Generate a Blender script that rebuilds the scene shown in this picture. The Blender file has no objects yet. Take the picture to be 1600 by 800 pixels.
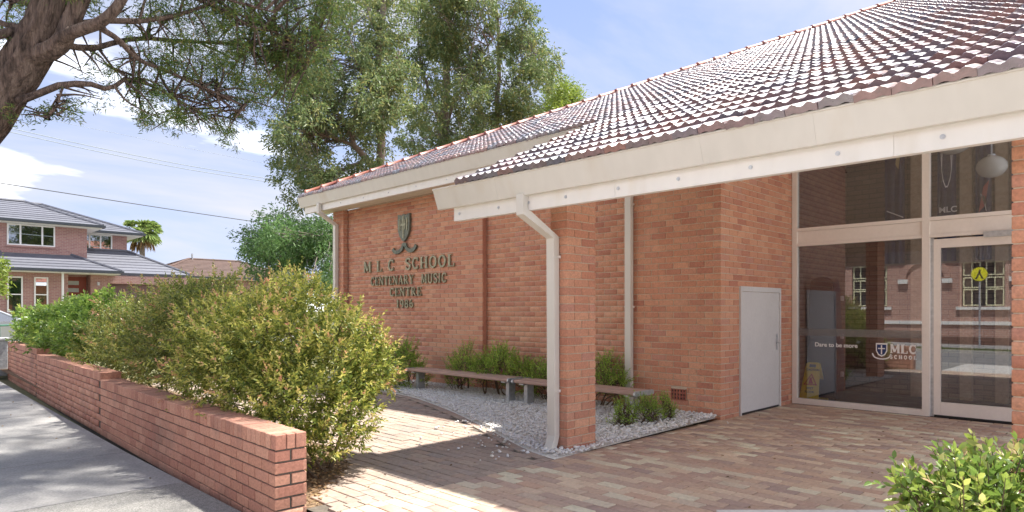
import bpy, math, random
import numpy as np
from mathutils import Vector, Matrix
rng = np.random.default_rng(7); random.seed(7)
S2 = 2 ** -.5; FP = 1030.0; HZ = 485.0; EYE = 1.45
scene = bpy.context.scene; col = scene.collection

# ---------------------------------------------------------------- camera, sky, sun, exposure
cam = bpy.data.cameras.new('camera'); cam_o = bpy.data.objects.new('camera', cam); col.objects.link(cam_o)
cam_o.location = (0, 0, EYE); cam_o.rotation_euler = (math.pi / 2, 0, math.pi / 4)
cam.sensor_width = 36; cam.lens = 36 * FP / 1600; cam.shift_y = (HZ - 400) / 1600
cam.clip_start = .05; cam.clip_end = 600
scene.camera = cam_o
scene.view_settings.view_transform = 'Standard'; scene.view_settings.look = 'None'
scene.view_settings.gamma = 1; scene.view_settings.use_curve_mapping = False
scene.view_settings.exposure = 2.55
scene.cycles.diffuse_bounces = 8; scene.cycles.max_bounces = 16
SUN = Vector((.08, .418, 1)).normalized()
sl = bpy.data.lights.new('sun', 'SUN'); sl.energy = 2.0; sl.angle = math.radians(1.4); sl.color = (1, .95, .86)
so = bpy.data.objects.new('sun', sl); col.objects.link(so); so.rotation_euler = (-SUN).to_track_quat('-Z', 'Y').to_euler(); so.location = (0, 20, 40)
world = bpy.data.worlds.new('World'); scene.world = world; world.use_nodes = True
nt = world.node_tree; N = nt.nodes; Lk = nt.links; N.clear()
def nn(t, **k):
    n = N.new(t)
    for a, b in k.items(): setattr(n, a, b)
    return n
sky = nn('ShaderNodeTexSky', sky_type='NISHITA', sun_disc=False, sun_elevation=math.asin(SUN.z), sun_rotation=math.atan2(SUN.x, SUN.y), air_density=.22, dust_density=.1, ozone_density=3.0)
tc = nn('ShaderNodeTexCoord'); sep = nn('ShaderNodeSeparateXYZ'); Lk.new(tc.outputs['Generated'], sep.inputs[0])
mx = nn('ShaderNodeMath', operation='MAXIMUM'); Lk.new(sep.outputs[2], mx.inputs[0]); mx.inputs[1].default_value = 0
ad = nn('ShaderNodeMath', operation='ADD'); Lk.new(mx.outputs[0], ad.inputs[0]); ad.inputs[1].default_value = .22
dv = nn('ShaderNodeVectorMath', operation='DIVIDE'); cmb = nn('ShaderNodeCombineXYZ')
for i in range(3): Lk.new(ad.outputs[0], cmb.inputs[i])
Lk.new(tc.outputs['Generated'], dv.inputs[0]); Lk.new(cmb.outputs[0], dv.inputs[1])
mp = nn('ShaderNodeMapping'); Lk.new(dv.outputs[0], mp.inputs[0]); mp.inputs['Scale'].default_value = (1.0, .55, .3); mp.inputs['Rotation'].default_value = (0, 0, math.radians(-32)); mp.inputs['Location'].default_value = (3.1, 1.35, 0)
no = nn('ShaderNodeTexNoise'); no.inputs['Scale'].default_value = 1.5; no.inputs['Detail'].default_value = 9; no.inputs['Roughness'].default_value = .55; no.inputs['Distortion'].default_value = .35
Lk.new(mp.outputs[0], no.inputs['Vector'])
cr = nn('ShaderNodeValToRGB'); cr.color_ramp.elements[0].position = .41; cr.color_ramp.elements[1].position = .62
Lk.new(no.outputs['Fac'], cr.inputs[0])
# a thin lavender veil everywhere, thicker towards the horizon; then streaks and bright cloud cores
hz = nn('ShaderNodeMapRange'); Lk.new(sep.outputs[2], hz.inputs[0]); hz.inputs[1].default_value = 0; hz.inputs[2].default_value = .45; hz.inputs[3].default_value = .96; hz.inputs[4].default_value = .40
m1 = nn('ShaderNodeMix', data_type='RGBA'); Lk.new(hz.outputs[0], m1.inputs[0]); Lk.new(sky.outputs[0], m1.inputs[6]); m1.inputs[7].default_value = (.84, .89, 1.06, 1)
st = nn('ShaderNodeMath', operation='MULTIPLY'); Lk.new(cr.outputs[0], st.inputs[0]); st.inputs[1].default_value = .9
m2 = nn('ShaderNodeMix', data_type='RGBA'); Lk.new(st.outputs[0], m2.inputs[0]); Lk.new(m1.outputs[2], m2.inputs[6]); m2.inputs[7].default_value = (1.22, 1.22, 1.3, 1)
no2 = nn('ShaderNodeTexNoise'); no2.inputs['Scale'].default_value = .95; no2.inputs['Detail'].default_value = 8; no2.inputs['Roughness'].default_value = .5; mp2 = nn('ShaderNodeMapping'); Lk.new(mp.outputs[0], mp2.inputs[0]); mp2.inputs['Location'].default_value = (9.6, 13.2, .4); Lk.new(mp2.outputs[0], no2.inputs['Vector'])
cr2 = nn('ShaderNodeValToRGB'); cr2.color_ramp.elements[0].position = .50; cr2.color_ramp.elements[1].position = .70; Lk.new(no2.outputs['Fac'], cr2.inputs[0])
mixc = nn('ShaderNodeMix', data_type='RGBA'); Lk.new(cr2.outputs[0], mixc.inputs[0]); Lk.new(m2.outputs[2], mixc.inputs[6]); mixc.inputs[7].default_value = (8.6, 8.4, 7.95, 1)
bg = nn('ShaderNodeBackground'); Lk.new(mixc.outputs[2], bg.inputs[0]); bg.inputs[1].default_value = .13
wo = nn('ShaderNodeOutputWorld'); Lk.new(bg.outputs[0], wo.inputs[0])

# ---------------------------------------------------------------- helpers
def at(px, py, d):
    r = (px - 800) / FP * d
    return np.array([S2 * (r - d), S2 * (r + d), EYE + (HZ - py) / FP * d])
def proj(p):
    p = np.asarray(p, float); r = S2 * (p[..., 0] + p[..., 1]); d = S2 * (p[..., 1] - p[..., 0])
    dd = np.where(np.abs(d) < .05, .05, d)
    return 800 + FP * r / dd, HZ - (p[..., 2] - EYE) * FP / dd, d
def smooth01(a, b, x):
    t = min(1, max(0, (x - a) / (b - a))); return t * t * (3 - 2 * t)
def gz(x):      # the street rises gently to the left
    return max(0, min(28, -8 - x)) * .0125 + .72 * smooth01(36, 43.5, -x)

def thing(name, label, cat, loc=(0, 0, 0), group=None):
    o = bpy.data.objects.new(name, None); col.objects.link(o); o.location = loc; o.empty_display_size = .2
    o['label'] = label; o['category'] = cat
    if group: o['group'] = group
    return o
def tag(o, label, cat, group=None):
    o['label'] = label; o['category'] = cat
    if group: o['group'] = group
    return o
def link(o, parent):
    col.objects.link(o)
    if parent is not None:
        o.parent = parent
        if parent.type == 'EMPTY': o.matrix_parent_inverse = Matrix.Translation(-Vector(parent.location))
    return o
def mesh(name, V, F, smooth=False):
    me = bpy.data.meshes.new(name)
    if isinstance(F, np.ndarray):
        V = np.asarray(V, np.float32); k = F.shape[1]
        me.vertices.add(len(V)); me.vertices.foreach_set('co', V.ravel())
        me.loops.add(F.size); me.loops.foreach_set('vertex_index', F.astype(np.int32).ravel())
        me.polygons.add(len(F)); me.polygons.foreach_set('loop_start', np.arange(0, F.size, k, dtype=np.int32))
        me.update(calc_edges=True)
    else:
        me.from_pydata([tuple(v) for v in V], [], [tuple(f) for f in F]); me.update()
    if smooth: me.polygons.foreach_set('use_smooth', np.ones(len(me.polygons), bool))
    return me
def obj(name, V, F, mat, parent=None, smooth=False, kind=None):
    me = mesh(name, V, F, smooth); me.materials.append(mat)
    o = bpy.data.objects.new(name, me); link(o, parent)
    if kind: o['kind'] = kind
    return o
class MB:
    def __init__(s): s.V = []; s.F = []
    def add(s, V, F):
        b = len(s.V); s.V += [tuple(v) for v in V]; s.F += [tuple(int(i) + b for i in f) for f in F]; return s
    def box(s, x0, x1, y0, y1, z0, z1):
        return s.add([(x0, y0, z0), (x1, y0, z0), (x1, y1, z0), (x0, y1, z0), (x0, y0, z1), (x1, y0, z1), (x1, y1, z1), (x0, y1, z1)],
                     [(0, 3, 2, 1), (4, 5, 6, 7), (0, 1, 5, 4), (1, 2, 6, 5), (2, 3, 7, 6), (3, 0, 4, 7)])
    def prism(s, poly, axis, a, b):     # poly of 2D points extruded along an axis ('x': poly=(y,z); 'y': (x,z); 'z': (x,y))
        f = {'x': lambda p, t: (t, p[0], p[1]), 'y': lambda p, t: (p[0], t, p[1]), 'z': lambda p, t: (p[0], p[1], t)}[axis]
        n = len(poly); V = [f(p, a) for p in poly] + [f(p, b) for p in poly]
        F = [tuple(range(n))[::-1], tuple(range(n, 2 * n))] + [(i, (i + 1) % n, n + (i + 1) % n, n + i) for i in range(n)]
        return s.add(V, F)
    def tube(s, pts, rad, k=8, cap=True):
        V, F = tube(pts, rad, k); s.add(V, F)
        if cap:
            b = len(s.V) - len(V); s.F.append(tuple(range(b, b + k))[::-1]); s.F.append(tuple(range(len(s.V) - k, len(s.V))))
        return s
    def build(s, name, mat, parent=None, smooth=False, kind=None): return obj(name, s.V, s.F, mat, parent, smooth, kind)
def tube(pts, rad, k=8, wob=None):
    pts = np.asarray(pts, float); n = len(pts); rad = np.broadcast_to(np.asarray(rad, float), (n,))
    T = np.gradient(pts, axis=0); T /= np.linalg.norm(T, axis=1)[:, None] + 1e-9
    ref = np.array([0, 0, 1.]) if abs(T[0, 2]) < .9 else np.array([1., 0, 0])
    V = []; a = np.arange(k) / k * 2 * math.pi; U = None
    for i in range(n):
        u = (U if U is not None else np.cross(T[i], ref)); u = u - T[i] * u.dot(T[i]); u /= np.linalg.norm(u) + 1e-9; U = u
        w = np.cross(T[i], u); rr = rad[i] if wob is None else rad[i] * (1 + wob[i])
        V.append(pts[i] + (np.cos(a)[:, None] * u + np.sin(a)[:, None] * w) * (rr if np.isscalar(rr) else np.asarray(rr)[:, None]))
    F = [(i * k + j, i * k + (j + 1) % k, (i + 1) * k + (j + 1) % k, (i + 1) * k + j) for i in range(n - 1) for j in range(k)]
    return np.concatenate(V), F
def spline(P, n):      # Catmull-Rom through points (any number of columns)
    P = np.asarray(P, float); P = np.vstack([2 * P[0] - P[1], P, 2 * P[-1] - P[-2]]); out = []
    m = len(P) - 3
    for q in np.linspace(0, m - 1e-6, n):
        i = int(q); t = q - i; a, b, c, d = P[i:i + 4]
        out.append(.5 * (2 * b + (c - a) * t + (2 * a - 5 * b + 4 * c - d) * t * t + (3 * b - a - 3 * c + d) * t ** 3))
    return np.array(out)
def chamf(lx, ly, lz, c):
    h = (lx / 2, ly / 2, lz / 2); V = []; idx = {}
    for sx in (-1, 1):
        for sy in (-1, 1):
            for sz in (-1, 1):
                for ax in range(3):
                    p = [sx * (h[0] - c), sy * (h[1] - c), sz * (h[2] - c)]; p[ax] = (sx, sy, sz)[ax] * h[ax]
                    idx[(sx, sy, sz, ax)] = len(V); V.append(p)
    F = []; V = np.array(V)
    def q(*k):
        f = [idx[i] for i in k]; a, b, cc = V[f[0]], V[f[1]], V[f[2]]
        if np.dot(np.cross(b - a, cc - b), V[f].mean(0)) < 0: f = f[::-1]
        F.append(f)
    for ax in range(3):
        o1, o2 = [i for i in range(3) if i != ax]
        for sg in (-1, 1):
            k = []
            for a, b in ((-1, -1), (1, -1), (1, 1), (-1, 1)):
                t = [0, 0, 0]; t[ax] = sg; t[o1] = a; t[o2] = b; k.append((*t, ax))
            q(*k)
        for a in (-1, 1):
            for b in (-1, 1):
                k = []
                for e, fx in ((-1, o1), (-1, o2), (1, o2), (1, o1)):
                    t = [0, 0, 0]; t[ax] = e; t[o1] = a; t[o2] = b; k.append((*t, fx))
                q(*k)
    Q = np.array(F)
    tri = []
    for sx in (-1, 1):
        for sy in (-1, 1):
            for sz in (-1, 1):
                f = [idx[(sx, sy, sz, i)] for i in range(3)]
                if np.dot(np.cross(V[f[1]] - V[f[0]], V[f[2]] - V[f[1]]), V[f].mean(0)) < 0: f = f[::-1]
                tri.append(f + [f[2]])
    return V, [list(f) for f in Q] + [t[:3] for t in tri]
def pieces(name, base, T, mat, parent, nsep=300, margin=0):
    """alike pieces; T rows: x, y, z, rotation about z, scale x, y, z. The nsep that show largest are objects, the rest one part."""
    T = np.asarray(T, float); V, F = base; V = np.asarray(V, float)
    px, py, d = proj(T[:, :3]); vis = (d > .3) & (px > -margin) & (px < 1600 + margin) & (py > -margin) & (py < 800 + margin)
    order = np.argsort(np.where(vis, d, 1e6)); order = order[:min(nsep, int(vis.sum()))]
    me = mesh(name, V, F); me.materials.append(mat)
    for i in order:
        o = bpy.data.objects.new(name, me); t = T[i]; o.location = t[:3]; o.rotation_euler = (0, 0, t[3]); o.scale = t[4:7]; link(o, parent)
    rest = np.ones(len(T), bool); rest[order] = False; R = T[rest]
    if len(R):
        c, s = np.cos(R[:, 3])[:, None], np.sin(R[:, 3])[:, None]; P = V[None] * R[:, None, 4:7]
        W = np.stack([c * P[..., 0] - s * P[..., 1], s * P[..., 0] + c * P[..., 1], P[..., 2]], -1) + R[:, None, :3]
        n = len(V); FF = []
        q = np.array([f for f in F if len(f) == 4]); t3 = np.array([f for f in F if len(f) == 3])
        off = (np.arange(len(R)) * n)[:, None, None]
        allf = []
        if len(q): allf.append((q[None] + off).reshape(-1, 4))
        if len(t3):
            t = (t3[None] + off).reshape(-1, 3)
        me2 = bpy.data.meshes.new(name + '_rest'); vv = W.reshape(-1, 3).astype(np.float32)
        lq = allf[0] if len(q) else np.zeros((0, 4), int); lt = t if len(t3) else np.zeros((0, 3), int)
        loops = np.concatenate([lq.ravel(), lt.ravel()]).astype(np.int32)
        starts = np.concatenate([np.arange(len(lq)) * 4, len(lq) * 4 + np.arange(len(lt)) * 3]).astype(np.int32)
        me2.vertices.add(len(vv)); me2.vertices.foreach_set('co', vv.ravel()); me2.loops.add(len(loops)); me2.loops.foreach_set('vertex_index', loops)
        me2.polygons.add(len(starts)); me2.polygons.foreach_set('loop_start', starts); me2.update(calc_edges=True); me2.materials.append(mat)
        o = bpy.data.objects.new(name + 's', me2); o['kind'] = 'stuff'; link(o, parent)

# ---------------------------------------------------------------- materials
def mat(name, cols, rough=.8, var='noise', nscale=3., mott=.15, mscale=25., bump=.0, bscale=80., metal=0., spec=.4, coat=0., transl=0., stretch=None, attr=None, dirt=None, bdist=.01, bloom=None, coatvar=False):
    m = bpy.data.materials.new(name); m.use_nodes = True; t = m.node_tree; n = t.nodes; l = t.links; n.clear()
    def A(ty, **k):
        x = n.new(ty)
        for a, b in k.items(): setattr(x, a, b)
        return x
    out = A('ShaderNodeOutputMaterial'); bs = A('ShaderNodeBsdfPrincipled'); l.new(bs.outputs[0], out.inputs[0])
    geo = A('ShaderNodeNewGeometry'); pos = geo.outputs['Position']
    if stretch:
        mp = A('ShaderNodeMapping'); l.new(pos, mp.inputs[0]); mp.inputs['Scale'].default_value = stretch; pos = mp.outputs[0]
    def noise(sc, det=4):
        x = A('ShaderNodeTexNoise'); x.inputs['Scale'].default_value = sc; x.inputs['Detail'].default_value = det; l.new(pos, x.inputs['Vector']); return x.outputs['Fac']
    if var == 'noise':
        mr = A('ShaderNodeMapRange'); l.new(noise(nscale, 6), mr.inputs[0]); mr.inputs[1].default_value = .3; mr.inputs[2].default_value = .7; v = mr.outputs[0]
    else:
        oi = A('ShaderNodeObjectInfo'); a = A('ShaderNodeMath', operation='ADD'); l.new(oi.outputs['Random'], a.inputs[0]); l.new(geo.outputs['Random Per Island'], a.inputs[1])
        f = A('ShaderNodeMath', operation='FRACT'); l.new(a.outputs[0], f.inputs[0]); v = f.outputs[0]
    if attr:
        at_ = A('ShaderNodeAttribute', attribute_name=attr); a = A('ShaderNodeMath', operation='MULTIPLY_ADD'); l.new(v, a.inputs[0]); a.inputs[1].default_value = .45; l.new(at_.outputs['Fac'], a.inputs[2]); v = a.outputs[0]
    rp = A('ShaderNodeValToRGB'); e = rp.color_ramp.elements
    while len(e) < len(cols): e.new(.5)
    for i, c in enumerate(cols): e[i].position = i / max(1, len(cols) - 1); e[i].color = (*c, 1)
    l.new(v, rp.inputs[0]); c = rp.outputs[0]
    if mott:
        mr = A('ShaderNodeMapRange'); l.new(noise(mscale, 8), mr.inputs[0]); mr.inputs[1].default_value = .25; mr.inputs[2].default_value = .75; mr.inputs[3].default_value = 1 - mott; mr.inputs[4].default_value = 1 + mott
        mu = A('ShaderNodeVectorMath', operation='SCALE'); l.new(c, mu.inputs[0]); l.new(mr.outputs[0], mu.inputs['Scale']); c = mu.outputs[0]
    if dirt:    # (scale, threshold, colour): stains with a shape of their own
        nz = noise(dirt[0], 9); mr = A('ShaderNodeMapRange'); l.new(nz, mr.inputs[0]); mr.inputs[1].default_value = dirt[1]; mr.inputs[2].default_value = dirt[1] + .16; mr.inputs[4].default_value = dirt[3] if len(dirt) > 3 else .6
        mi = A('ShaderNodeMix', data_type='RGBA'); l.new(mr.outputs[0], mi.inputs[0]); l.new(c, mi.inputs[6]); mi.inputs[7].default_value = (*dirt[2], 1); c = mi.outputs[2]
    if bloom:   # pale salts in broad patches
        nz = noise(bloom[0], 5); mr = A('ShaderNodeMapRange'); l.new(nz, mr.inputs[0]); mr.inputs[1].default_value = bloom[1]; mr.inputs[2].default_value = bloom[1] + .2; mr.inputs[4].default_value = bloom[3]
        mi = A('ShaderNodeMix', data_type='RGBA'); l.new(mr.outputs[0], mi.inputs[0]); l.new(c, mi.inputs[6]); mi.inputs[7].default_value = (*bloom[2], 1); c = mi.outputs[2]
    l.new(c, bs.inputs['Base Color']); bs.inputs['Roughness'].default_value = rough; bs.inputs['Metallic'].default_value = metal
    bs.inputs['Specular IOR Level'].default_value = spec; bs.inputs['Coat Weight'].default_value = coat; bs.inputs['Coat Roughness'].default_value = .24; bs.inputs['Coat IOR'].default_value = 1.8
    if coatvar:     # some tiles keep their glaze, others are worn or lichened
        w = A('ShaderNodeTexWhiteNoise', noise_dimensions='1D'); l.new(v, w.inputs['W']); mr = A('ShaderNodeMapRange'); l.new(w.outputs['Value'], mr.inputs[0]); mr.inputs[3].default_value = .35; mr.inputs[4].default_value = 1; l.new(mr.outputs[0], bs.inputs['Coat Weight'])
        mr = A('ShaderNodeMapRange'); l.new(noise(9, 6), mr.inputs[0]); mr.inputs[1].default_value = .35; mr.inputs[2].default_value = .65; mr.inputs[3].default_value = .12; mr.inputs[4].default_value = .5; l.new(mr.outputs[0], bs.inputs['Coat Roughness'])
    if bump:
        b = A('ShaderNodeBump'); b.inputs['Strength'].default_value = bump; b.inputs['Distance'].default_value = bdist; l.new(noise(bscale, 6), b.inputs['Height']); l.new(b.outputs[0], bs.inputs['Normal'])
    if transl:
        tr = A('ShaderNodeBsdfTranslucent'); l.new(c, tr.inputs[0]); ms = A('ShaderNodeMixShader'); ms.inputs[0].default_value = transl
        l.new(bs.outputs[0], ms.inputs[1]); l.new(tr.outputs[0], ms.inputs[2]); l.new(ms.outputs[0], out.inputs[0])
    return m
def brick_mat(name, c1, c2, mortar, scale=1., axis='y', bw=.24, bh=.086, ms=.012):   # far or indoor walls whose bricks cannot be told apart
    m = bpy.data.materials.new(name); m.use_nodes = True; t = m.node_tree; n = t.nodes; l = t.links; bs = n['Principled BSDF']
    geo = n.new('ShaderNodeNewGeometry'); sp = n.new('ShaderNodeSeparateXYZ'); l.new(geo.outputs['Position'], sp.inputs[0]); cb = n.new('ShaderNodeCombineXYZ')
    a = n.new('ShaderNodeMath'); l.new(sp.outputs[0], a.inputs[0]); l.new(sp.outputs[1], a.inputs[1]); l.new(a.outputs[0], cb.inputs[0]); l.new(sp.outputs[2], cb.inputs[1])
    b = n.new('ShaderNodeTexBrick'); l.new(cb.outputs[0], b.inputs['Vector']); b.inputs['Scale'].default_value = 1; b.inputs['Brick Width'].default_value = bw; b.inputs['Row Height'].default_value = bh; b.inputs['Mortar Size'].default_value = ms / 2
    b.inputs['Color1'].default_value = (*c1, 1); b.inputs['Color2'].default_value = (*c2, 1); b.inputs['Mortar'].default_value = (*mortar, 1); b.inputs['Bias'].default_value = 0
    l.new(b.outputs['Color'], bs.inputs['Base Color']); bs.inputs['Roughness'].default_value = .85
    return m
def glass_mat(name, tint, refl, rough=.0):
    m = bpy.data.materials.new(name); m.use_nodes = True; t = m.node_tree; n = t.nodes; l = t.links; n.clear()
    o = n.new('ShaderNodeOutputMaterial'); tr = n.new('ShaderNodeBsdfTransparent'); tr.inputs[0].default_value = (*tint, 1)
    gl = n.new('ShaderNodeBsdfGlossy'); gl.inputs['Roughness'].default_value = rough; gl.inputs[0].default_value = (.95, .97, 1, 1); ms = n.new('ShaderNodeMixShader')
    lw = n.new('ShaderNodeLayerWeight'); lw.inputs[0].default_value = .35; mr = n.new('ShaderNodeMapRange'); l.new(lw.outputs['Fresnel'], mr.inputs[0]); mr.inputs[3].default_value = refl; mr.inputs[4].default_value = 1
    l.new(mr.outputs[0], ms.inputs[0]); l.new(tr.outputs[0], ms.inputs[1]); l.new(gl.outputs[0], ms.inputs[2]); l.new(ms.outputs[0], o.inputs[0])
    return m
M = {}
BR = [(0.560, 0.267, 0.167), (0.500, 0.224, 0.142), (0.600, 0.316, 0.204), (0.530, 0.252, 0.160), (0.430, 0.180, 0.123), (0.580, 0.295, 0.185), (0.480, 0.230, 0.172)]
M['brick'] = mat('face_brick', BR, .85, 'island', mott=.22, mscale=55, bump=.35, bscale=160, dirt=(26, .63, (.22, .10, .075), .45), bloom=(1.4, .52, (.60, .38, .26), .3))
M['mortar'] = mat('mortar_tan', [(.50, .40, .30), (.58, .48, .37)], .95, mott=.2, mscale=60, bump=.3)
M['lowbrick'] = mat('wall_brick', [(0.475, 0.242, 0.170), (0.407, 0.196, 0.137), (0.514, 0.278, 0.198), (0.446, 0.221, 0.159), (0.369, 0.165, 0.119)], .85, 'island', mott=.25, mscale=60, bump=.45, bscale=150, dirt=(30, .62, (.13, .07, .05), .6), bloom=(2.2, .55, (.22, .15, .12), .5))
M['lowmortar'] = mat('mortar_dark', [(.075, .065, .055), (.12, .105, .09)], .95, mott=.3, mscale=50, bump=.3)
M['paint'] = mat('cream_paint', [(0.639, 0.617, 0.565), (0.674, 0.653, 0.603)], .38, nscale=1.2, mott=.04, mscale=8, dirt=(2.4, .56, (.52, .45, .35), .4), stretch=(1, 1, .35))
M['beam'] = mat('white_paint', [(0.754, 0.736, 0.698), (0.791, 0.773, 0.735)], .42, nscale=1.5, mott=.04, mscale=10, dirt=(3, .57, (.58, .51, .40), .4), stretch=(1, 1, .3))
M['alu'] = mat('cream_aluminium', [(.76, .71, .66), (.80, .75, .70)], .35, mott=.03, spec=.5)
M['grey_door'] = mat('grey_paint', [(.60, .59, .59), (.64, .63, .63)], .45, mott=.04, dirt=(5, .66, (.35, .33, .31), .3))
M['metal'] = mat('galvanised_metal', [(.42, .44, .47), (.55, .57, .60)], .38, metal=.6, mott=.12, nscale=20)
M['dark'] = mat('dark_rubber', [(.02, .02, .022), (.03, .03, .032)], .5)
M['tile'] = mat('glazed_tile', [(0.199, 0.087, 0.083), (0.071, 0.087, 0.138), (0.237, 0.112, 0.099), (0.162, 0.087, 0.105), (0.085, 0.087, 0.127), (0.209, 0.117, 0.105), (0.104, 0.097, 0.132), (0.247, 0.112, 0.094), (0.142, 0.102, 0.116)], .42, 'island', mott=.3, mscale=22, bump=.08, bscale=120, spec=.8, coat=1.0, coatvar=True, dirt=(7, .60, (.20, .19, .17), .5))
M['ridge'] = mat('terracotta_ridge', [(.27, .075, .05), (.34, .11, .065), (.22, .06, .05)], .5, 'island', mott=.2, mscale=20, bump=.2, coat=.2)
M['sheet'] = mat('roof_sheet', [(.06, .035, .03), (.08, .045, .04)], .9)
M['soffit'] = mat('soffit_board', [(.64, .59, .48), (.70, .65, .54)], .5, 'island', mott=.05)
M['cedar'] = mat('lining_board', [(.68, .61, .50), (.73, .66, .55), (.63, .56, .45)], .5, 'island', mott=.15, mscale=20, stretch=(.4, 4, 4))
M['court'] = mat('court_paver', [(0.440, 0.306, 0.236), (0.621, 0.482, 0.354), (0.401, 0.282, 0.230), (0.513, 0.365, 0.266), (0.353, 0.259, 0.225), (0.488, 0.324, 0.236), (0.621, 0.564, 0.425), (0.440, 0.311, 0.248)], .72, 'island', mott=.15, mscale=30, bump=.25, bscale=140, dirt=(1.6, .62, (.17, .13, .11), .4))
M['path'] = mat('path_paver', [(0.362, 0.284, 0.231), (0.306, 0.243, 0.202), (0.401, 0.315, 0.252), (0.344, 0.274, 0.235), (0.381, 0.279, 0.219), (0.325, 0.271, 0.239)], .75, 'island', mott=.2, mscale=25, bump=.3, bscale=130, dirt=(1.3, .60, (.16, .135, .12), .5))
M['joint'] = mat('joint_sand', [(0.099, 0.084, 0.068), (0.143, 0.121, 0.099)], .95, mott=.3)
M['concrete'] = mat('footpath_concrete', [(0.223, 0.220, 0.219), (0.288, 0.281, 0.277), (0.252, 0.245, 0.241)], .85, nscale=1.6, mott=.22, mscale=50, bump=.35, bscale=220, dirt=(1.1, .56, (.13, .127, .127), .6))
M['aggregate'] = mat('driveway_aggregate', [(0.180, 0.176, 0.165), (0.300, 0.292, 0.277)], .9, nscale=60, mott=.5, mscale=110, bump=.8, bscale=140, dirt=(2, .58, (.10, .10, .095), .5))
M['asphalt'] = mat('asphalt', [(.16, .16, .162), (.20, .20, .20)], .9, nscale=2, mott=.3, mscale=120, bump=.4, bscale=200)
M['kerb'] = mat('kerb_concrete', [(.34, .33, .31), (.42, .41, .38)], .85, mott=.2)
M['soil'] = mat('mulch_soil', [(.10, .065, .04), (.19, .125, .075), (.26, .18, .11)], .95, nscale=22, mott=.5, mscale=80, bump=1, bscale=60)
M['grass'] = mat('grass', [(.06, .12, .025), (.10, .17, .04)], .9, 'island', mott=.3, transl=.2)
M['ground'] = mat('dry_ground', [(.13, .14, .06), (.19, .17, .09)], .95, nscale=1, mott=.3)
M['pebble'] = mat('white_pebble', [(0.735, 0.735, 0.742), (0.735, 0.735, 0.742), (0.690, 0.656, 0.596), (0.735, 0.735, 0.742), (0.557, 0.523, 0.472)], .6, 'island', mott=.1)
M['gravelbase'] = mat('gravel_base', [(0.650, 0.627, 0.582), (0.784, 0.762, 0.717)], .9, nscale=40, mott=.4, mscale=60)
M['bench'] = mat('recycled_plank', [(0.375, 0.246, 0.201), (0.450, 0.300, 0.247)], .55, 'island', mott=.15, mscale=12, stretch=(.6, 8, 8), bump=.15)
M['bronze'] = mat('verdigris_bronze', [(.10, .125, .105), (.16, .17, .13), (.075, .085, .075)], .5, nscale=12, metal=.35, mott=.25)
M['bronze_edge'] = mat('brass_letter', [(.34, .31, .20), (.25, .25, .17), (.40, .37, .25)], .45, nscale=14, metal=.35, mott=.25)
M['bark'] = mat('furrowed_bark', [(.045, .032, .026), (.15, .105, .085), (.21, .155, .125)], .95, nscale=14, mott=.4, mscale=55, bump=1, bscale=34, stretch=(1.5, 1.5, .22), bdist=.06)
M['twig'] = mat('twig_bark', [(.10, .07, .05), (.16, .115, .085)], .95, mott=.2)
M['greybark'] = mat('grey_bark', [(.16, .135, .11), (.26, .225, .19)], .9, nscale=6, mott=.3)
M['leaf_needle'] = mat('dark_needle_leaf', [(0.061, 0.122, 0.042), (0.128, 0.216, 0.052), (0.099, 0.163, 0.052), (0.254, 0.351, 0.078), (0.283, 0.189, 0.078)], .6, 'island', mott=0, transl=.4)
M['leaf_box'] = mat('eucalypt_leaf', [(0.103, 0.162, 0.064), (0.165, 0.233, 0.085), (0.123, 0.188, 0.078), (0.220, 0.272, 0.100), (0.330, 0.337, 0.121), (0.117, 0.175, 0.071), (0.138, 0.207, 0.078)], .5, 'island', mott=0, transl=.4, spec=.5)
M['leaf_dark'] = mat('dark_tree_leaf', [(0.074, 0.156, 0.062), (0.125, 0.240, 0.074), (0.175, 0.288, 0.100)], .5, 'island', mott=0, transl=.4)
M['leaf_lime'] = mat('lime_leaf', [(0.169, 0.247, 0.039), (0.260, 0.325, 0.052), (0.117, 0.182, 0.039)], .5, 'island', mott=0, transl=.45)
M['lilly'] = mat('lilly_pilly_leaf', [(.085, .14, .035), (.18, .23, .045), (.33, .36, .07), (.52, .50, .12), (.60, .52, .17), (.62, .36, .21), (.54, .25, .16)], .4, 'island', mott=0, transl=.42, attr='age', spec=.5)
M['lilly_b'] = mat('bronze_tipped_leaf', [(.07, .115, .03), (.14, .175, .04), (.24, .27, .06), (.36, .35, .09), (.45, .29, .13), (.46, .21, .14)], .4, 'island', mott=0, transl=.42, attr='age', spec=.5)
M['lilly_r'] = mat('broad_shiny_leaf', [(0.106, 0.179, 0.037), (0.166, 0.261, 0.053), (0.300, 0.385, 0.074), (0.450, 0.468, 0.134), (0.600, 0.522, 0.240), (0.660, 0.372, 0.270)], .32, 'island', mott=0, transl=.42, attr='age', spec=.6)
M['pitto'] = mat('bright_green_leaf', [(0.101, 0.192, 0.040), (0.188, 0.307, 0.060), (0.300, 0.422, 0.081), (0.500, 0.555, 0.120), (0.676, 0.614, 0.160)], .3, 'island', mott=0, transl=.42, attr='age', spec=.6)
M['nandina'] = mat('fresh_green_leaf', [(0.204, 0.350, 0.056), (0.342, 0.512, 0.085), (0.546, 0.672, 0.127), (0.700, 0.700, 0.196)], .5, 'island', mott=0, transl=.42, attr='age')
M['glass'] = glass_mat('tinted_glass', (.92, .93, .95), .07)
M['pane'] = glass_mat('house_glass', (.25, .3, .33), .4)
M['wire'] = mat('black_cable', [(.04, .045, .05), (.05, .055, .06)], .6)
M['wire_pale'] = mat('pale_cable', [(.30, .36, .38), (.34, .40, .42)], .6)

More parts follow.
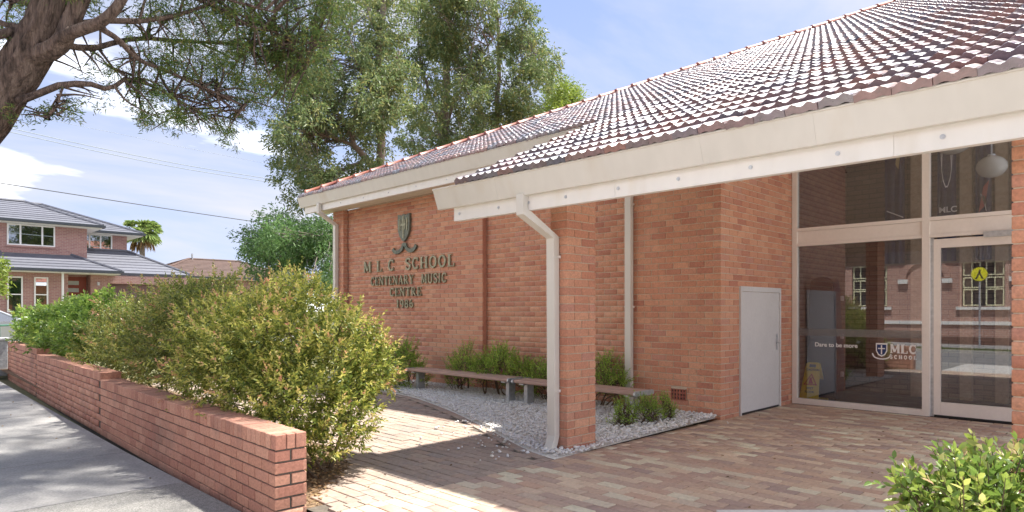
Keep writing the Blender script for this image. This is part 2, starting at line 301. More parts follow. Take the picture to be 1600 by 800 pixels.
# ---------------------------------------------------------------- ground, street, footpath, paving
def sheet(name, x0, x1, y0, y1, z, m, nx=1, ny=1, kind='structure', slope=True, parent=None):
    xs = np.linspace(x0, x1, nx + 1); ys = np.linspace(y0, y1, ny + 1)
    V = [(x, y, (gz(x) if slope else 0) + z) for y in ys for x in xs]
    F = [(j * (nx + 1) + i, j * (nx + 1) + i + 1, (j + 1) * (nx + 1) + i + 1, (j + 1) * (nx + 1) + i) for j in range(ny) for i in range(nx)]
    return obj(name, V, F, m, parent, kind=kind)
sheet('ground', -260, 200, -200, 260, -.24, M['ground'], 92, 1)
sheet('road', -120, 80, -9.2, -1.6, -.20, M['asphalt'], 60, 1)
for y in (-1.6, -9.35):
    b = MB()
    for i in range(60):
        x = -60 + i * 1.5; b.box(x, x + 1.49, y, y + .15, gz(x) - .3, gz(x) - .075)
    b.build('kerb', M['kerb'], kind='structure')
sheet('cross_street', -37.5, -27.5, -60, 90, -.225, M['asphalt'], 12, 1)
# concrete footpath slabs along the low wall
fp = sheet('footpath', -27, 40, -1.45, 2.10, -.10, M['joint'], 40, 1)
xs = [-4.15, -6.2, -7.97, -9.7, -11.4, -12.9, -14.4, -16.0, -17.7, -19.4, -21.1, -22.8, -24.5]
for i in range(len(xs) - 1):
    b = xs[i] - .006; a = xs[i + 1] + .006
    for (y0, y1) in ((-1.44, .33), (.342, 2.08)):
        za, zb = gz(a) - .075, gz(b) - .075
        V = [(a, y0, za - .06), (b, y0, zb - .06), (b, y1, zb - .06), (a, y1, za - .06), (a, y0, za), (b, y0, zb), (b, y1, zb), (a, y1, za)]
        obj('slab', V, [(0, 3, 2, 1), (4, 5, 6, 7), (0, 1, 5, 4), (1, 2, 6, 5), (2, 3, 7, 6), (3, 0, 4, 7)], M['aggregate'] if i == 0 else M['concrete'], fp)
M['pale'] = mat('pale_concrete', [(.50, .48, .45), (.56, .54, .51)], .85, nscale=1.6, mott=.12, mscale=40, bump=.3, bscale=200)  # tone raised so the ground bounces sunlight, driveway included
sheet('bounce_court', 3.01, 30, 2.37, 30, -.03, M['pale'], 1, 1, slope=False); sheet('bounce_yard', -.19, 3.0, 10.4, 30, -.03, M['pale'], 1, 1, slope=False)  # unseen pale ground added to bounce sunlight into porch and foyer
dw = sheet('driveway', -4.14, 30, -1.44, 2.36, -.075, M['pale'], 4, 1)
sheet('far_verge', -60, 60, -10.9, -9.2, -.10, M['ground'], 40, 1)
sheet('far_footpath', -60, 60, -14.4, -10.9, -.085, M['concrete'], 40, 1)
nb = 5200
P = np.stack([rng.uniform(-24, 4, nb), rng.uniform(-10.8, -9.25, nb), np.full(nb, -.1)], 1); h = rng.uniform(.05, .11, nb); a = rng.uniform(0, 6.28, nb); lean = rng.normal(0, .03, (nb, 2))
P[:, 2] += [gz(x) for x in P[:, 0]]
w = .012; V = np.stack([P + np.stack([np.cos(a) * w, np.sin(a) * w, 0 * a], 1), P - np.stack([np.cos(a) * w, np.sin(a) * w, 0 * a], 1), P + np.concatenate([lean, h[:, None]], 1)], 1).reshape(-1, 3)
tag(obj('grass', V, np.arange(nb * 3).reshape(-1, 3), M['grass'], kind='stuff'), 'short green grass on the verge across the road', 'grass')
# planting bed, gravel bed
sheet('garden_bed', -26, -4.52, 2.34, 3.95, -.015, M['soil'], 12, 1)
gcurve = np.array([(-13.5, 6.9), (-11.5, 6.85), (-9.93, 6.72), (-8.96, 6.62), (-7.47, 6.15), (-6.04, 5.56), (-5.15, 5.15), (-4.62, 4.93), (-4.252, 4.85)])
gc = spline(gcurve, 60)
def gyc(x): return np.interp(x, gc[:, 0], gc[:, 1])
def bedy(x): return np.interp(x, [-14, -9, -6.2, -5.4, -5.0, -4.6, -4.2], [3.9, 3.8, 3.55, 3.18, 2.85, 2.46, 2.40])
V = [(p[0], p[1] - .012, -.004) for p in gc] + [(p[0], 8.15, .03) for p in gc]; n = len(gc)
gb = obj('gravel_bed', V, [(i, i + 1, n + i + 1, n + i) for i in range(n - 1)], M['gravelbase'], kind='structure')
# pebbles
t = (1 + 5 ** .5) / 2
ico = np.array([(-1, t, 0), (1, t, 0), (-1, -t, 0), (1, -t, 0), (0, -1, t), (0, 1, t), (0, -1, -t), (0, 1, -t), (t, 0, -1), (t, 0, 1), (-t, 0, -1), (-t, 0, 1)]) / math.sqrt(1 + t * t)
icf = np.array([(0, 11, 5), (0, 5, 1), (0, 1, 7), (0, 7, 10), (0, 10, 11), (1, 5, 9), (5, 11, 4), (11, 10, 2), (10, 7, 6), (7, 1, 8), (3, 9, 4), (3, 4, 2), (3, 2, 6), (3, 6, 8), (3, 8, 9), (4, 9, 5), (2, 4, 11), (6, 2, 10), (8, 6, 7), (9, 8, 1)])
pts = []
while len(pts) < 19000:
    x = rng.uniform(-10.8, -4.24); y = rng.uniform(4.9, 8.08)
    if y > gyc(x) + .008 and not (-4.62 < x < -4.35 and 5.15 < y < 5.66): pts.append((x, y, .012 + .03 * rng.random() + .012 * max(0, y - gyc(x))))
for k in range(64):    # strays kicked out over the pavers
    x = rng.uniform(-6.6, -4.6); pts.append((x, gyc(x) - abs(rng.normal(0, .35)) - .03, .012))
pts += [(-4.05, 7.98, .012), (-4.0, 7.9, .012), (-5.7, 4.3, .012), (-6.2, 4.6, .012)]
pts = np.array(pts); n = len(pts); sc = rng.uniform(.010, .021, n)[:, None] * rng.uniform(.65, 1.35, (n, 3)); sc[:, 2] *= .7
a = rng.uniform(0, 6.28, n); W = ico[None] * sc[:, None]; c, s = np.cos(a)[:, None], np.sin(a)[:, None]
W = np.stack([c * W[..., 0] - s * W[..., 1], s * W[..., 0] + c * W[..., 1], W[..., 2]], -1) + pts[:, None]
tag(obj('pebbles', W.reshape(-1, 3), (icf[None] + (np.arange(n) * 12)[:, None, None]).reshape(-1, 3), M['pebble'], smooth=True, kind='stuff'), 'loose white pebbles covering the bed under the benches', 'gravel')
# brick pavers
pav = chamf(.232, .112, .05, .004)
def bedline(x, y): return (S2 * (y - x) < 4.70) and x > -2.42
court = obj('court_paving', [(-4.26, 2.36, -.012), (3, 2.36, -.012), (3, 10.38, -.012), (-4.26, 10.38, -.012)], [(0, 1, 2, 3)], M['joint'], kind='structure')
T = []
for j in range(67):
    y = 2.43 + j * .1195
    for i in range(-1, 26):
        x = -4.13 + i * .2395 + (.12 if j % 2 else 0); sx = 1.
        x0, x1 = x - .116, x + .116
        if x0 < -4.25: x0 = -4.25
        if x1 - x0 < .05: continue
        if bedline(x, y): continue
        T.append(((x0 + x1) / 2, y, -.025 + rng.normal(0, .0012), rng.normal(0, .006), (x1 - x0) / .232, 1, 1))
pieces('paver', pav, T, M['court'], court)
T = []
path = obj('path_paving', [(-14, 2.37, -.016), (-4.262, 2.37, -.016), (-4.262, 7.2, -.016), (-14, 7.2, -.016)], [(0, 1, 2, 3)], M['joint'], kind='structure')
for j in range(40):
    y = 2.45 + j * .121
    for i in range(0, 42):
        x = -4.50 - i * .241 - (.12 if j % 2 else 0); x0, x1 = x - .116, x + .116
        if j % 2 == 1 and i == 0:
            if bedy(-4.44) < y - .05 and y + .16 < gyc(-4.44): T.append((-4.435, y, -.03, 0, .48, 1, 1))
        if y - .05 < bedy(x) or y + .172 > gyc(x): continue
        T.append((x, y, -.03 + rng.normal(0, .002), rng.normal(0, .01), 1, 1, 1))
for k in range(19):    # soldier row along the boundary
    y = 2.52 + k * .125
    if y < gyc(-4.32) + .12: T.append((-4.318, y, -.026 + rng.normal(0, .001), math.pi / 2 + rng.normal(0, .008), .5, 1, 1))
for k in range(6, 58):  # border course that follows the gravel edge
    p = .5 * (gc[k] + gc[k + 1]) if k < 59 else gc[k]; d = gc[min(k + 1, 59)] - gc[k - 1]; L = np.linalg.norm(gc[min(k + 1, 59)] - gc[k]); nrm = np.array([d[1], -d[0]]) / np.linalg.norm(d)
    q = p + nrm * .062
    if q[0] < -4.4: T.append((q[0], q[1], -.026, math.atan2(d[1], d[0]), L / .232 * .96, 1, 1))
pieces('paver', pav, T, M['path'], path)
M['ostone_'] = mat('pale_edging', [(.62, .60, .56), (.68, .66, .62)], .8, mott=.1)
b = MB(); d0 = 4.655
for k in range(4):
    p0 = np.array([-2.28, 4.36]) + k * .5 * np.array([S2, S2]); p1 = p0 + .494 * np.array([S2, S2]); nv = np.array([-S2, S2]) * .05
    b.prism([tuple(p0 - nv), tuple(p1 - nv), tuple(p1 + nv), tuple(p0 + nv)], 'z', -.05, .015)
b.build('bed_edging', M['ostone_'], kind='structure')
obj('shrub_bed', [(-2.36, 4.16, .0), (-2.36, 2.4, .0), (2.5, 2.4, .0), (2.5, 6.5, .0), (-.35, 6.15, .0)], [(0, 1, 2, 3, 4)], M['soil'], kind='structure')

# ---------------------------------------------------------------- low brick wall
lw = thing('low_wall', 'stepped low brick wall with rowlock coping beside the footpath', 'wall', (-4.51, 2.2, -.08))
LD = np.array([-.9997, .025]); LN = np.array([.025, .9997]); LA = math.atan2(-LD[1], -LD[0])     # local x runs back along the wall
brk = chamf(.23, .03, .076, .004); cop = chamf(.076, .24, .108, .005)
tiers = [(0, 5.25, .558), (5.25, 10.2, .645), (10.2, 14.1, .745)]
body = MB(); o0 = np.array([-4.51, 2.125])
def lp(s, t): p = o0 + LD * s + LN * t; return p
for s0, s1, zt in tiers:
    q = [lp(s0 + .012, .012), lp(s1 - .002, .012), lp(s1 - .002, .228), lp(s0 + .012, .228)]
    body.prism([tuple(p) for p in q][::-1], 'z', -.25, zt - .012)
bo = body.build('mortar', M['lowmortar'], lw)
T = []; TC = []; TE = []
for k, (s0, s1, zt) in enumerate(tiers):
    n = int(round((s1 - s0) / .0865))
    for i in range(n):      # rowlock coping
        s = s0 + (i + .5) * (s1 - s0) / n; p = lp(s, .12)
        if k == 0 and i == 0: continue
        TC.append((p[0], p[1], zt - .054 + rng.normal(0, .001), LA + rng.normal(0, .006), ((s1 - s0) / n - .009) / .076, 1, 1))
    for c in range(9):
        z = zt - .118 - .086 * (c + .5) + .005
        if z < -.14: break
        off = .0 if c % 2 else .12
        s = s0 + (.12 if c % 2 == 0 else 0)
        if k == 0: s = s0 + (.12 if c % 2 == 0 else .0)
        x = s
        while x < s1 - .04:
            e = min(x + .23, s1 - .004)
            p = lp((x + e) / 2, .015)
            T.append((p[0], p[1], z, LA, (e - x) / .23, 1, 1)); p = lp((x + e) / 2, .225); T.append((p[0], p[1], z, LA, (e - x) / .23, 1, 1)); x += .24
        if k == 0:          # the end face: one stretcher, or two headers, seen square on
            if c % 2: p = lp(.055, .12); TE.append((p[0], p[1], z, LA + math.pi / 2, .19 / .23, 3.7, 1))
            else:
                for tt in (.056, .184): p = lp(.056, tt); TE.append((p[0], p[1], z, LA + math.pi / 2, .112 / .23, 3.7, 1))
pieces('coping_brick', cop, TC, M['lowbrick'], bo)
pieces('brick', brk, T, M['lowbrick'], bo)
pieces('brick', brk, TE, M['lowbrick'], bo)
for tt, ww in ((.042, .08), (.12, .062), (.198, .08)):      # end of the coping: three standing bricks
    p = lp(.038, tt); V, F = chamf(.076, ww, .108, .005); V = np.array(V); c, s = math.cos(LA), math.sin(LA)
    W = np.stack([c * V[:, 0] - s * V[:, 1] + p[0], s * V[:, 0] + c * V[:, 1] + p[1], V[:, 2] + .558 - .054], 1); obj('coping_brick', W, F, M['lowbrick'], bo)

# ---------------------------------------------------------------- music centre building
bd = thing('music_centre', 'orange brick music hall with glazed tile hip roof and glass entrance', 'building', (-8.7, 8.1, 0))
X0, YW, YG = -4.2, 8.1, 10.4
SL = .46; AN = math.atan(SL)
def rz(y): return 4.07 + SL * (y - 7.35)
bbrick = chamf(.23, .03, .076, .004)
def brick_face(parent, x0, y0, ang, length, z0, z1, nsep=300, openings=(), qlo=None, qhi=None, zfun=None):
    T = []; c, s = math.cos(ang), math.sin(ang); k = 0; z = z0
    while z + .05 < z1:
        zh = min(.076, z1 - z); zc = z + zh / 2
        u0 = .12 if (qlo is not None and k % 2 != qlo) else 0.; u1 = length - (.12 if (qhi is not None and k % 2 != qhi) else 0.)
        span = u1 - u0; h = (qlo is None and k % 2); e = (qhi is None and k % 2)      # half bricks where an end is plain
        n = max(1, round(span / .24 + (.5 if h != e else 0)) - (.5 if h != e else 0)); p = (span + .01) / n; x = u0; seg0 = []
        if h: seg0.append((x, x + p / 2 - .01)); x += p / 2
        while x + p - .01 < u1 + .002: seg0.append((x, x + p - .01)); x += p
        if u1 - x > .03: seg0.append((x, u1))
        for j, (a, b) in enumerate(seg0):
            seg = [(a, b)]
            for (oa, ob, oz0, oz1) in openings:
                if oz0 < zc < oz1:
                    ns = []
                    for (p0, q0) in seg:
                        if q0 <= oa or p0 >= ob: ns.append((p0, q0))
                        else:
                            if p0 < oa - .02: ns.append((p0, oa - .006))
                            if q0 > ob + .02: ns.append((ob + .006, q0))
                    seg = ns
            deep = .11 if ((j == 0 and qlo is not None and k % 2 == qlo) or (j == len(seg0) - 1 and qhi is not None and k % 2 == qhi)) else .03
            for (p0, q0) in seg:
                if zfun and zc > zfun((p0 + q0) / 2): continue
                m_ = (p0 + q0) / 2; T.append((x0 + c * m_ - s * deep / 2, y0 + s * m_ + c * deep / 2, zc, ang, (q0 - p0) / .23, deep / .03, zh / .076))
        z += .086; k += 1
    pieces('brick', bbrick, T, M['brick'], parent, nsep)
RC = .007
def wall(name, boxes):
    b = MB()
    for q in boxes: b.box(*q)
    return b.build(name, M['mortar'], bd)
# right-hand front wall, sign panel (proud), corner pier (prouder), entrance return wall
fw = wall('front_wall', [(-8.78, X0 - .31, YW + RC, 8.45, -.15, 4.22)])
V6 = (-4.83 + 8.75 - .12, -4.83 + 8.75 + .12, .20, .37)
brick_face(fw, -8.75, YW, 0, -8.75 * -1 + X0, -.03, 4.2, openings=[V6], qhi=0)
sw = wall('sign_wall', [(-13.30, -8.75 - RC, 8.0 + RC, 8.45, -.15, 3.74)])
brick_face(sw, -13.30, 8.0, 0, 4.55, -.03, 3.72)
sb = MB().box(-8.78, -8.752, 8.012, 8.10, -.15, 3.74).build('sign_wall_end', M['brick'], bd)
cp = wall('corner_pier', [(-13.75 + RC, -13.30 - RC, 7.88 + RC, 8.45, -.15, 3.74)])
brick_face(cp, -13.75, 7.88, 0, .45, -.03, 3.72, nsep=60)
brick_face(cp, -13.30, 7.91, math.pi / 2, .085, -.03, 3.72, nsep=40)
MB().box(-13.75, -13.4, 8.46, 20, -.15, 3.74).build('side_wall', M['brick'], bd)
rw = wall('return_wall', [(X0 - .3, X0 - RC, YW + RC, YG + .1, -.15, 4.15)])
obj('return_gable', [(X0 - .3, YW + .012, 4.15), (X0 - .3, YG + .1, 4.15), (X0 - .3, YG + .1, rz(YG + .1) - .1), (X0 - .3, YW + .012, rz(YW) - .1), (X0 - RC, YW + .012, 4.15), (X0 - RC, YG + .1, 4.15), (X0 - RC, YG + .1, rz(YG + .1) - .1), (X0 - RC, YW + .012, rz(YW) - .1)], [(0, 1, 2, 3), (4, 7, 6, 5), (0, 4, 5, 1), (1, 5, 6, 2), (2, 6, 7, 3), (3, 7, 4, 0)], M['mortar'], bd)
brick_face(rw, X0, YW, math.pi / 2, YG - YW - .006, -.03, 5.2, openings=[(8.62 - YW, 9.95 - YW, -.2, 1.79)], qlo=1, zfun=lambda u: rz(YW + u) - .32)
# roof: front slope, left slope, sheets under the tiles
XV = -5.45; XE = -14.4; XR = -.2; YT = 20.5  # XR: roof cut short out of view to let light into the porch
def sheetq(name, pts, m, parent, th=.03):
    V = [tuple(p) for p in pts] + [(p[0], p[1], p[2] - th) for p in pts]; n = len(pts)
    return obj(name, V, [tuple(range(n)), tuple(range(n, 2 * n))[::-1]] + [(i, n + i, n + (i + 1) % n, (i + 1) % n) for i in range(n)], m, parent)
LT = YT - 7.35
roof = sheetq('roof', [(XE, 7.36, rz(7.36) - .02), (XV, 7.36, rz(7.36) - .02), (XV, 4.66, rz(4.66) - .02), (XR, 4.66, rz(4.66) - .02), (XR, YT, rz(YT) - .02), (XE + LT, YT, rz(YT) - .02)], M['sheet'], bd)
sheetq('left_slope', [(XE, 7.36, rz(7.36) - .02), (XE + LT, YT, rz(YT) - .02), (XE + LT, 24, rz(YT) - .02), (XE, 24 + LT, rz(7.36) - .02)], M['ridge'], bd)
sv = np.array([0, math.cos(AN), math.sin(AN)]); nv = np.array([0, -math.sin(AN), math.cos(AN)])
TW = .222; K = 13; GA = .335
us = np.linspace(-TW / 2 + .002, TW / 2 - .002, K); hh = .026 * (.5 - .5 * np.cos(2 * math.pi * 2 * (us / TW + .5))) ** 1.2 + np.where(us > TW * .44, .006, 0)
V = []
for (v, off, k2) in ((0, .000, .45), (0, .046, 1), (.02, .047, 1), (GA + .04, .004, .9)):
    for u, h in zip(us, hh): V.append(np.array([u, 0, 0]) + sv * v + nv * (off + h * k2))
F = [(r * K + i, r * K + i + 1, (r + 1) * K + i + 1, (r + 1) * K + i) for r in range(3) for i in range(K - 1)]
F += [(0, K, 2 * K, 3 * K), (K - 1, 4 * K - 1, 3 * K - 1, 2 * K - 1)]
T = []
nrow = int((18.6 - 4.6) / (GA * math.cos(AN)))
for j in range(nrow):
    y = 4.585 + j * GA * math.cos(AN)
    for i in range(-43, 52):
        x = XV + TW / 2 + i * TW + rng.normal(0, .0015)
        if y < 7.28 and x < XV: continue
        if x - .02 < XE + (y - 7.35) + .12: continue
        px, py, d = proj(np.array([x, y, rz(y)]))
        if x > XR or py < -330: continue
        T.append((x, y, rz(y) + rng.normal(0, .004), rng.normal(0, .013), 1, 1, rng.normal(1, .0015)))
pieces('roof_tile', (V, F), T, M['tile'], roof, 300)
for o in [o for o in roof.children if o.name.startswith('roof_tiles')]: pass
# hip caps
K = 9; L = .40; a = np.linspace(0, math.pi, K); hipd = np.array([1, 1, SL]); hipd = hipd / np.linalg.norm(hipd); hs = np.array([1, -1, 0]) * S2; hn = np.cross(hs, hipd) * -1
hn = hn if hn[2] > 0 else -hn
V = []
for (v, r, r2) in ((0, .085, 0), (0, .125, 0), (.05, .125, 0), (.055, .112, 0), (L + .05, .10, 0)):
    for t in a: V.append(hipd * v + hs * math.cos(t) * r + hn * (math.sin(t) * r * .8 - .005))
F = [(q * K + i, q * K + i + 1, (q + 1) * K + i + 1, (q + 1) * K + i) for q in range(4) for i in range(K - 1)]
me = mesh('ridge_cap', V, F, True); me.materials.append(M['ridge'])
for k in range(44):
    p = np.array([XE + .12, 7.36 + .12, rz(7.36 + .12) + .035]) + hipd * k * L
    o = bpy.data.objects.new('ridge_cap', me); o.location = p; o.scale = (1, 1, 1 + rng.normal(0, .01)); link(o, roof)
# gutters (front face leans out to the top), fascia beams, bolts
def gutter(x0, x1, yf, zt, depth=.125, hgt=.215):
    g = [(yf, zt), (yf + .075, zt - hgt), (yf + depth, zt - hgt), (yf + depth, zt - hgt + .012), (yf + .085, zt - hgt + .012), (yf + .022, zt - .014), (yf + .022, zt - .006), (yf + .03, zt - .006), (yf + .03, zt)]
    m = MB().prism(g[::-1], 'x', x0, x1)
    m.prism([(yf + .012, zt - .02), (yf + .08, zt - hgt + .01), (yf + .118, zt - hgt + .012), (yf + .118, zt - .03)], 'x', x0 + .002, x0 + .008)
    m.prism([(yf + depth - .004, zt - hgt + .012), (yf + depth, zt - hgt + .012), (yf + depth, zt - .02), (yf + depth - .004, zt - .02)], 'x', x0, x1)
    g_ = m.build('gutter', M['paint'], bd); MB().tube([(x0, yf + .004, zt - .002), (x1, yf + .004, zt - .002)], .011, 8).build('gutter_bead', M['paint'], g_)
    return g_
ZP = 2.80
gutter(-5.86, XR, 4.60, ZP)
gutter(XE - .02, XV - .01, 7.33, 4.06)
bm_ = MB().box(-5.62, XR, 4.732, 4.80, 2.442, 2.76).build('porch_beam', M['beam'], bd)
for a, b in ((-5.64, -3.452), (-3.448, -1.262), (-1.258, XR)): MB().box(a, b, 4.728, 4.7315, 2.44, 2.60).build('beam_board', M['beam'], bm_)
for x in (-4.9, -2.6, -1.75): MB().prism([(4.597, 2.802), (4.672, 2.583), (4.73, 2.583), (4.73, 2.586), (4.675, 2.586), (4.601, 2.802)][::-1], 'x', x - .03, x + .03).build('gutter_sleeve', M['paint'], bd)
bm2 = MB().box(XE + .1, XV - .02, 7.458, 7.53, 3.70, 4.02).build('eave_fascia', M['beam'], bd)
def bolt(x, y, z, parent, r=.016):
    m = MB(); k = 10; c = [(x + r * math.cos(i * 2 * math.pi / k), z + r * math.sin(i * 2 * math.pi / k)) for i in range(k)]; m.prism(c, 'y', y - .006, y + .003)
    m.prism([(x + .5 * (p[0] - x), z + .5 * (p[1] - z)) for p in c], 'y', y - .010, y - .006); m.build('bolt', M['metal'], parent)
for px in (718, 779, 826, 884, 966, 1060, 1173, 1309, 1473):
    t = (px - 800) / FP; d = 4.728 / (S2 * (1 + t)); bolt(S2 * d * (t - 1), 4.728, 2.515, bm_)
for i in range(9): bolt(-13.6 + i * .9, 7.458, 3.775, bm2, .013)
# soffits
for i in range(4): MB().box(-14.2, XV - .02, 7.535 + i * .113, 7.535 + i * .113 + .108, 3.735 + .004 * (i % 2), 3.752 + .004 * (i % 2)).build('soffit_board', M['soffit'], bd)
for y0 in np.arange(4.82, 12.7, .098):
    za = rz(y0) - .19; zb = rz(y0 + .094) - .19; x0 = XV + .03 if y0 < 8.05 else X0
    if 7.6 < y0: x0 = X0 - .1
    obj('lining_board', [(x0, y0, za), (XR - .03, y0, za), (XR - .03, y0 + .092, zb), (x0, y0 + .092, zb), (x0, y0, za + .018), (XR - .03, y0, za + .018), (XR - .03, y0 + .092, zb + .018), (x0, y0 + .092, zb + .018)],
        [(0, 3, 2, 1), (4, 5, 6, 7), (0, 1, 5, 4), (1, 2, 6, 5), (2, 3, 7, 6), (3, 0, 4, 7)], M['cedar'], bd)
obj('barge_board', [(XV + .004, 4.74, rz(4.74) - .30), (XV + .004, 7.9, rz(7.9) - .30), (XV + .004, 7.9, rz(7.9) - .035), (XV + .004, 4.74, rz(4.74) - .035), (XV + .026, 4.74, rz(4.74) - .30), (XV + .026, 7.9, rz(7.9) - .30), (XV + .026, 7.9, rz(7.9) - .035), (XV + .026, 4.74, rz(4.74) - .035)],
    [(0, 3, 2, 1), (4, 5, 6, 7), (0, 1, 5, 4), (1, 2, 6, 5), (2, 3, 7, 6), (3, 0, 4, 7)], M['beam'], bd)
# porch columns
def column(x0, x1, y0, y1):
    c = MB().box(x0 + .008, x1 - .008, y0 + .008, y1 - .008, -.1, 3.0).build('porch_column', M['mortar'], bd); A = chamf(.23, .23, .076, .004); k = 0; z = -.025; T = []
    while z < 2.95:
        ys = [(0, .23), (.24, .47)] if k % 2 else [(0, .112), (.122, .348), (.358, .47)]
        if k % 7 == 3: ys = [(0, .112), (.122, .352), (.362, .47)]
        for a, b in ys:
            T.append(((x0 + x1) / 2, y0 + (a + b) / 2, z + .038, 0, (x1 - x0) / .23, (b - a) / .23, 1))
        z += .086; k += 1
    pieces('brick', A, T, M['brick'], c, 200)
column(-4.60, -4.37, 5.17, 5.64)
column(-.70, -.47, 5.08, 5.55)
# downpipes
def downpipe(pts, w=.10, dp=.075, brackets=()):
    m = MB(); P = [np.array(p, float) for p in pts]; V = []
    for i, p in enumerate(P):
        d = (P[min(i + 1, len(P) - 1)] - P[max(i - 1, 0)]); d /= np.linalg.norm(d)
        n = np.cross(d, [1, 0, 0]); n /= np.linalg.norm(n)
        k = 1.0 if i in (0, len(P) - 1) else 1.0 / max(.6, math.cos(.5 * math.acos(max(-1, min(1, np.dot((P[i] - P[i - 1]) / np.linalg.norm(P[i] - P[i - 1]), (P[i + 1] - P[i]) / np.linalg.norm(P[i + 1] - P[i])))))))
        for sx, sn in ((-1, -1), (1, -1), (1, 1), (-1, 1)): V.append(p + np.array([sx * w / 2, 0, 0]) + n * sn * dp / 2 * k)
    F = [(i * 4 + j, i * 4 + (j + 1) % 4, i * 4 + 4 + (j + 1) % 4, i * 4 + 4 + j) for i in range(len(P) - 1) for j in range(4)] + [(3, 2, 1, 0), tuple(len(V) - 4 + i for i in range(4))]
    o = m.add(V, F).build('downpipe', M['paint'], bd)
    for (x, y, z) in brackets: MB().box(x + w / 2, x + w / 2 + .018, y + .01, y + .04, z - .014, z + .014).build('bracket', M['alu'], o); MB().box(x - w / 2 - .003, x + w / 2 + .003, y - dp / 2 - .003, y + dp / 2 + .03, z - .012, z + .012).build('strap', M['paint'], o)
    return o
downpipe([(-4.55, 4.69, 2.60), (-4.55, 4.69, 2.43), (-4.52, 5.115, 2.20), (-4.515, 5.12, .16), (-4.515, 5.10, .10), (-4.515, 5.06, .01)], brackets=[(-4.515, 5.12, 2.0), (-4.515, 5.12, .62)])
downpipe([(-5.62, 8.045, 3.9), (-5.62, 8.045, 2), (-5.62, 8.045, .03)], brackets=[(-5.62, 8.045, 3.0), (-5.62, 8.045, 1.5)])
downpipe([(-13.55, 7.41, 3.86), (-13.55, 7.41, 3.66), (-13.55, 7.83, 3.40), (-13.55, 7.83, .03)], brackets=[(-13.55, 7.83, 2.4)])
# air vent
av = MB(); xa, xb, za, zb = -4.945, -4.715, .208, .362
av.box(xa + .002, xb - .002, YW + .0008, YW + .006, za + .002, zb - .002); vo = av.build('vent_hole_shade', M['dark'], bd)  # dark sheet painted as the shade inside the vent holes
m = MB(); gx = np.linspace(xa, xb, 6); gzz = np.linspace(za, zb, 4)
for i, x in enumerate(gx): m.box(x - (.0 if i == 0 else .011), x + (.0 if i == 5 else .011), YW - .014, YW + .0005, za, zb) if 0 < i < 5 else m.box(xa if i == 0 else xb - .012, xa + .012 if i == 0 else xb, YW - .014, YW + .0005, za, zb)
for i, z in enumerate(gzz):
    z0, z1 = (z - .011, z + .011) if 0 < i < 3 else ((za, za + .012) if i == 0 else (zb - .012, zb)); m.box(xa + .001, xb - .001, YW - .013, YW + .0003, z0, z1)
m.build('air_vent', M['ridge'], bd)['label'] = 'terracotta air brick low on the wall'
# service door in the return wall
dr = MB().box(X0 - .004, X0 + .006, 8.66, 9.90, .03, 1.71).build('service_door', M['grey_door'], bd)
fr = MB(); fr.box(X0 - .005, X0 + .022, 8.625, 8.655, -.0, 1.785); fr.box(X0 - .005, X0 + .022, 9.905, 9.945, 0, 1.785); fr.box(X0 - .005, X0 + .022, 8.656, 9.904, 1.715, 1.785); fr.build('door_frame', M['grey_door'], dr)
MB().box(X0 + .006, X0 + .012, 9.80, 9.84, .86, 1.10).build('handle_plate', M['metal'], dr); MB().tube([(X0 + .01, 9.82, .97), (X0 + .055, 9.82, .97), (X0 + .055, 9.70, .965)], .009, 8).build('handle', M['metal'], dr)
MB().tube([(X0 + .004, 9.82, 1.06), (X0 + .018, 9.82, 1.06)], .016, 10).build('lock', M['metal'], dr)
for z in (.25, .87, 1.5): MB().tube([(X0 + .012, 8.657, z - .05), (X0 + .012, 8.657, z + .05)], .009, 8).build('hinge', M['metal'], dr)
MB().box(X0 - .003, X0 + .004, 8.66, 9.90, .0, .028).build('threshold', M['dark'], dr)
# glazed entrance
XM = -2.38; XG = -.33
gf = MB(); Y1, Y2 = YG, YG + .09
gf.box(X0 + .002, X0 + .075, Y1, Y2, 0, 4.95); gf.box(XM - .045, XM + .045, Y1 - .002, Y2, .0, 4.95)
gf.box(X0 + .075, XM - .045, Y1 + .003, Y2, .0, .085)
for a, b in ((X0 + .075, XM - .045), (XM + .045, XG)):
    gf.box(a, b, Y1 + .003, Y2, 2.445, 2.485); gf.box(a, b, Y1 + .022, Y2 - .02, 2.488, 2.672); gf.box(a, b, Y1 + .003, Y2, 2.675, 2.725); gf.box(a, b, Y1 + .004, Y2, 4.90, 4.95)
gf.box(XG, XG + .07, Y1, Y2, 0, 4.95)
ent = gf.build('entrance_frame', M['alu'], bd)
gd = MB(); Yd = YG + .04
gd.box(XM + .085, XM + .165, Yd, Yd + .05, .03, 2.42); gd.box(XG - .08, XG - .01, Yd, Yd + .05, .03, 2.42); gd.box(XM + .166, XG - .081, Yd + .001, Yd + .05, .03, .205); gd.box(XM + .166, XG - .081, Yd + .001, Yd + .05, 2.30, 2.42)
sd = gd.build('sliding_door', M['alu'], bd)
MB().box(XM + .046, XM + .083, YG + .05, YG + .08, .0, 2.44).build('door_jamb', M['metal'], sd)
MB().box(XM + .09, XG - .02, Yd + .005, Yd + .045, .003, .028).build('door_track', M['dark'], sd)
MB().box(X0 + .08, XM - .05, YG + .045, YG + .051, .087, 2.443).build('glass_pane', M['glass'], ent)
MB().box(X0 + .08, XM - .05, YG + .045, YG + .051, 2.727, 4.898).build('glass_pane', M['glass'], ent)
MB().box(XM + .05, XG - .002, YG + .045, YG + .051, 2.727, 4.898).build('glass_pane', M['glass'], ent)
MB().box(XM + .167, XG - .082, Yd + .022, Yd + .028, .207, 2.298).build('glass_pane', M['glass'], sd)
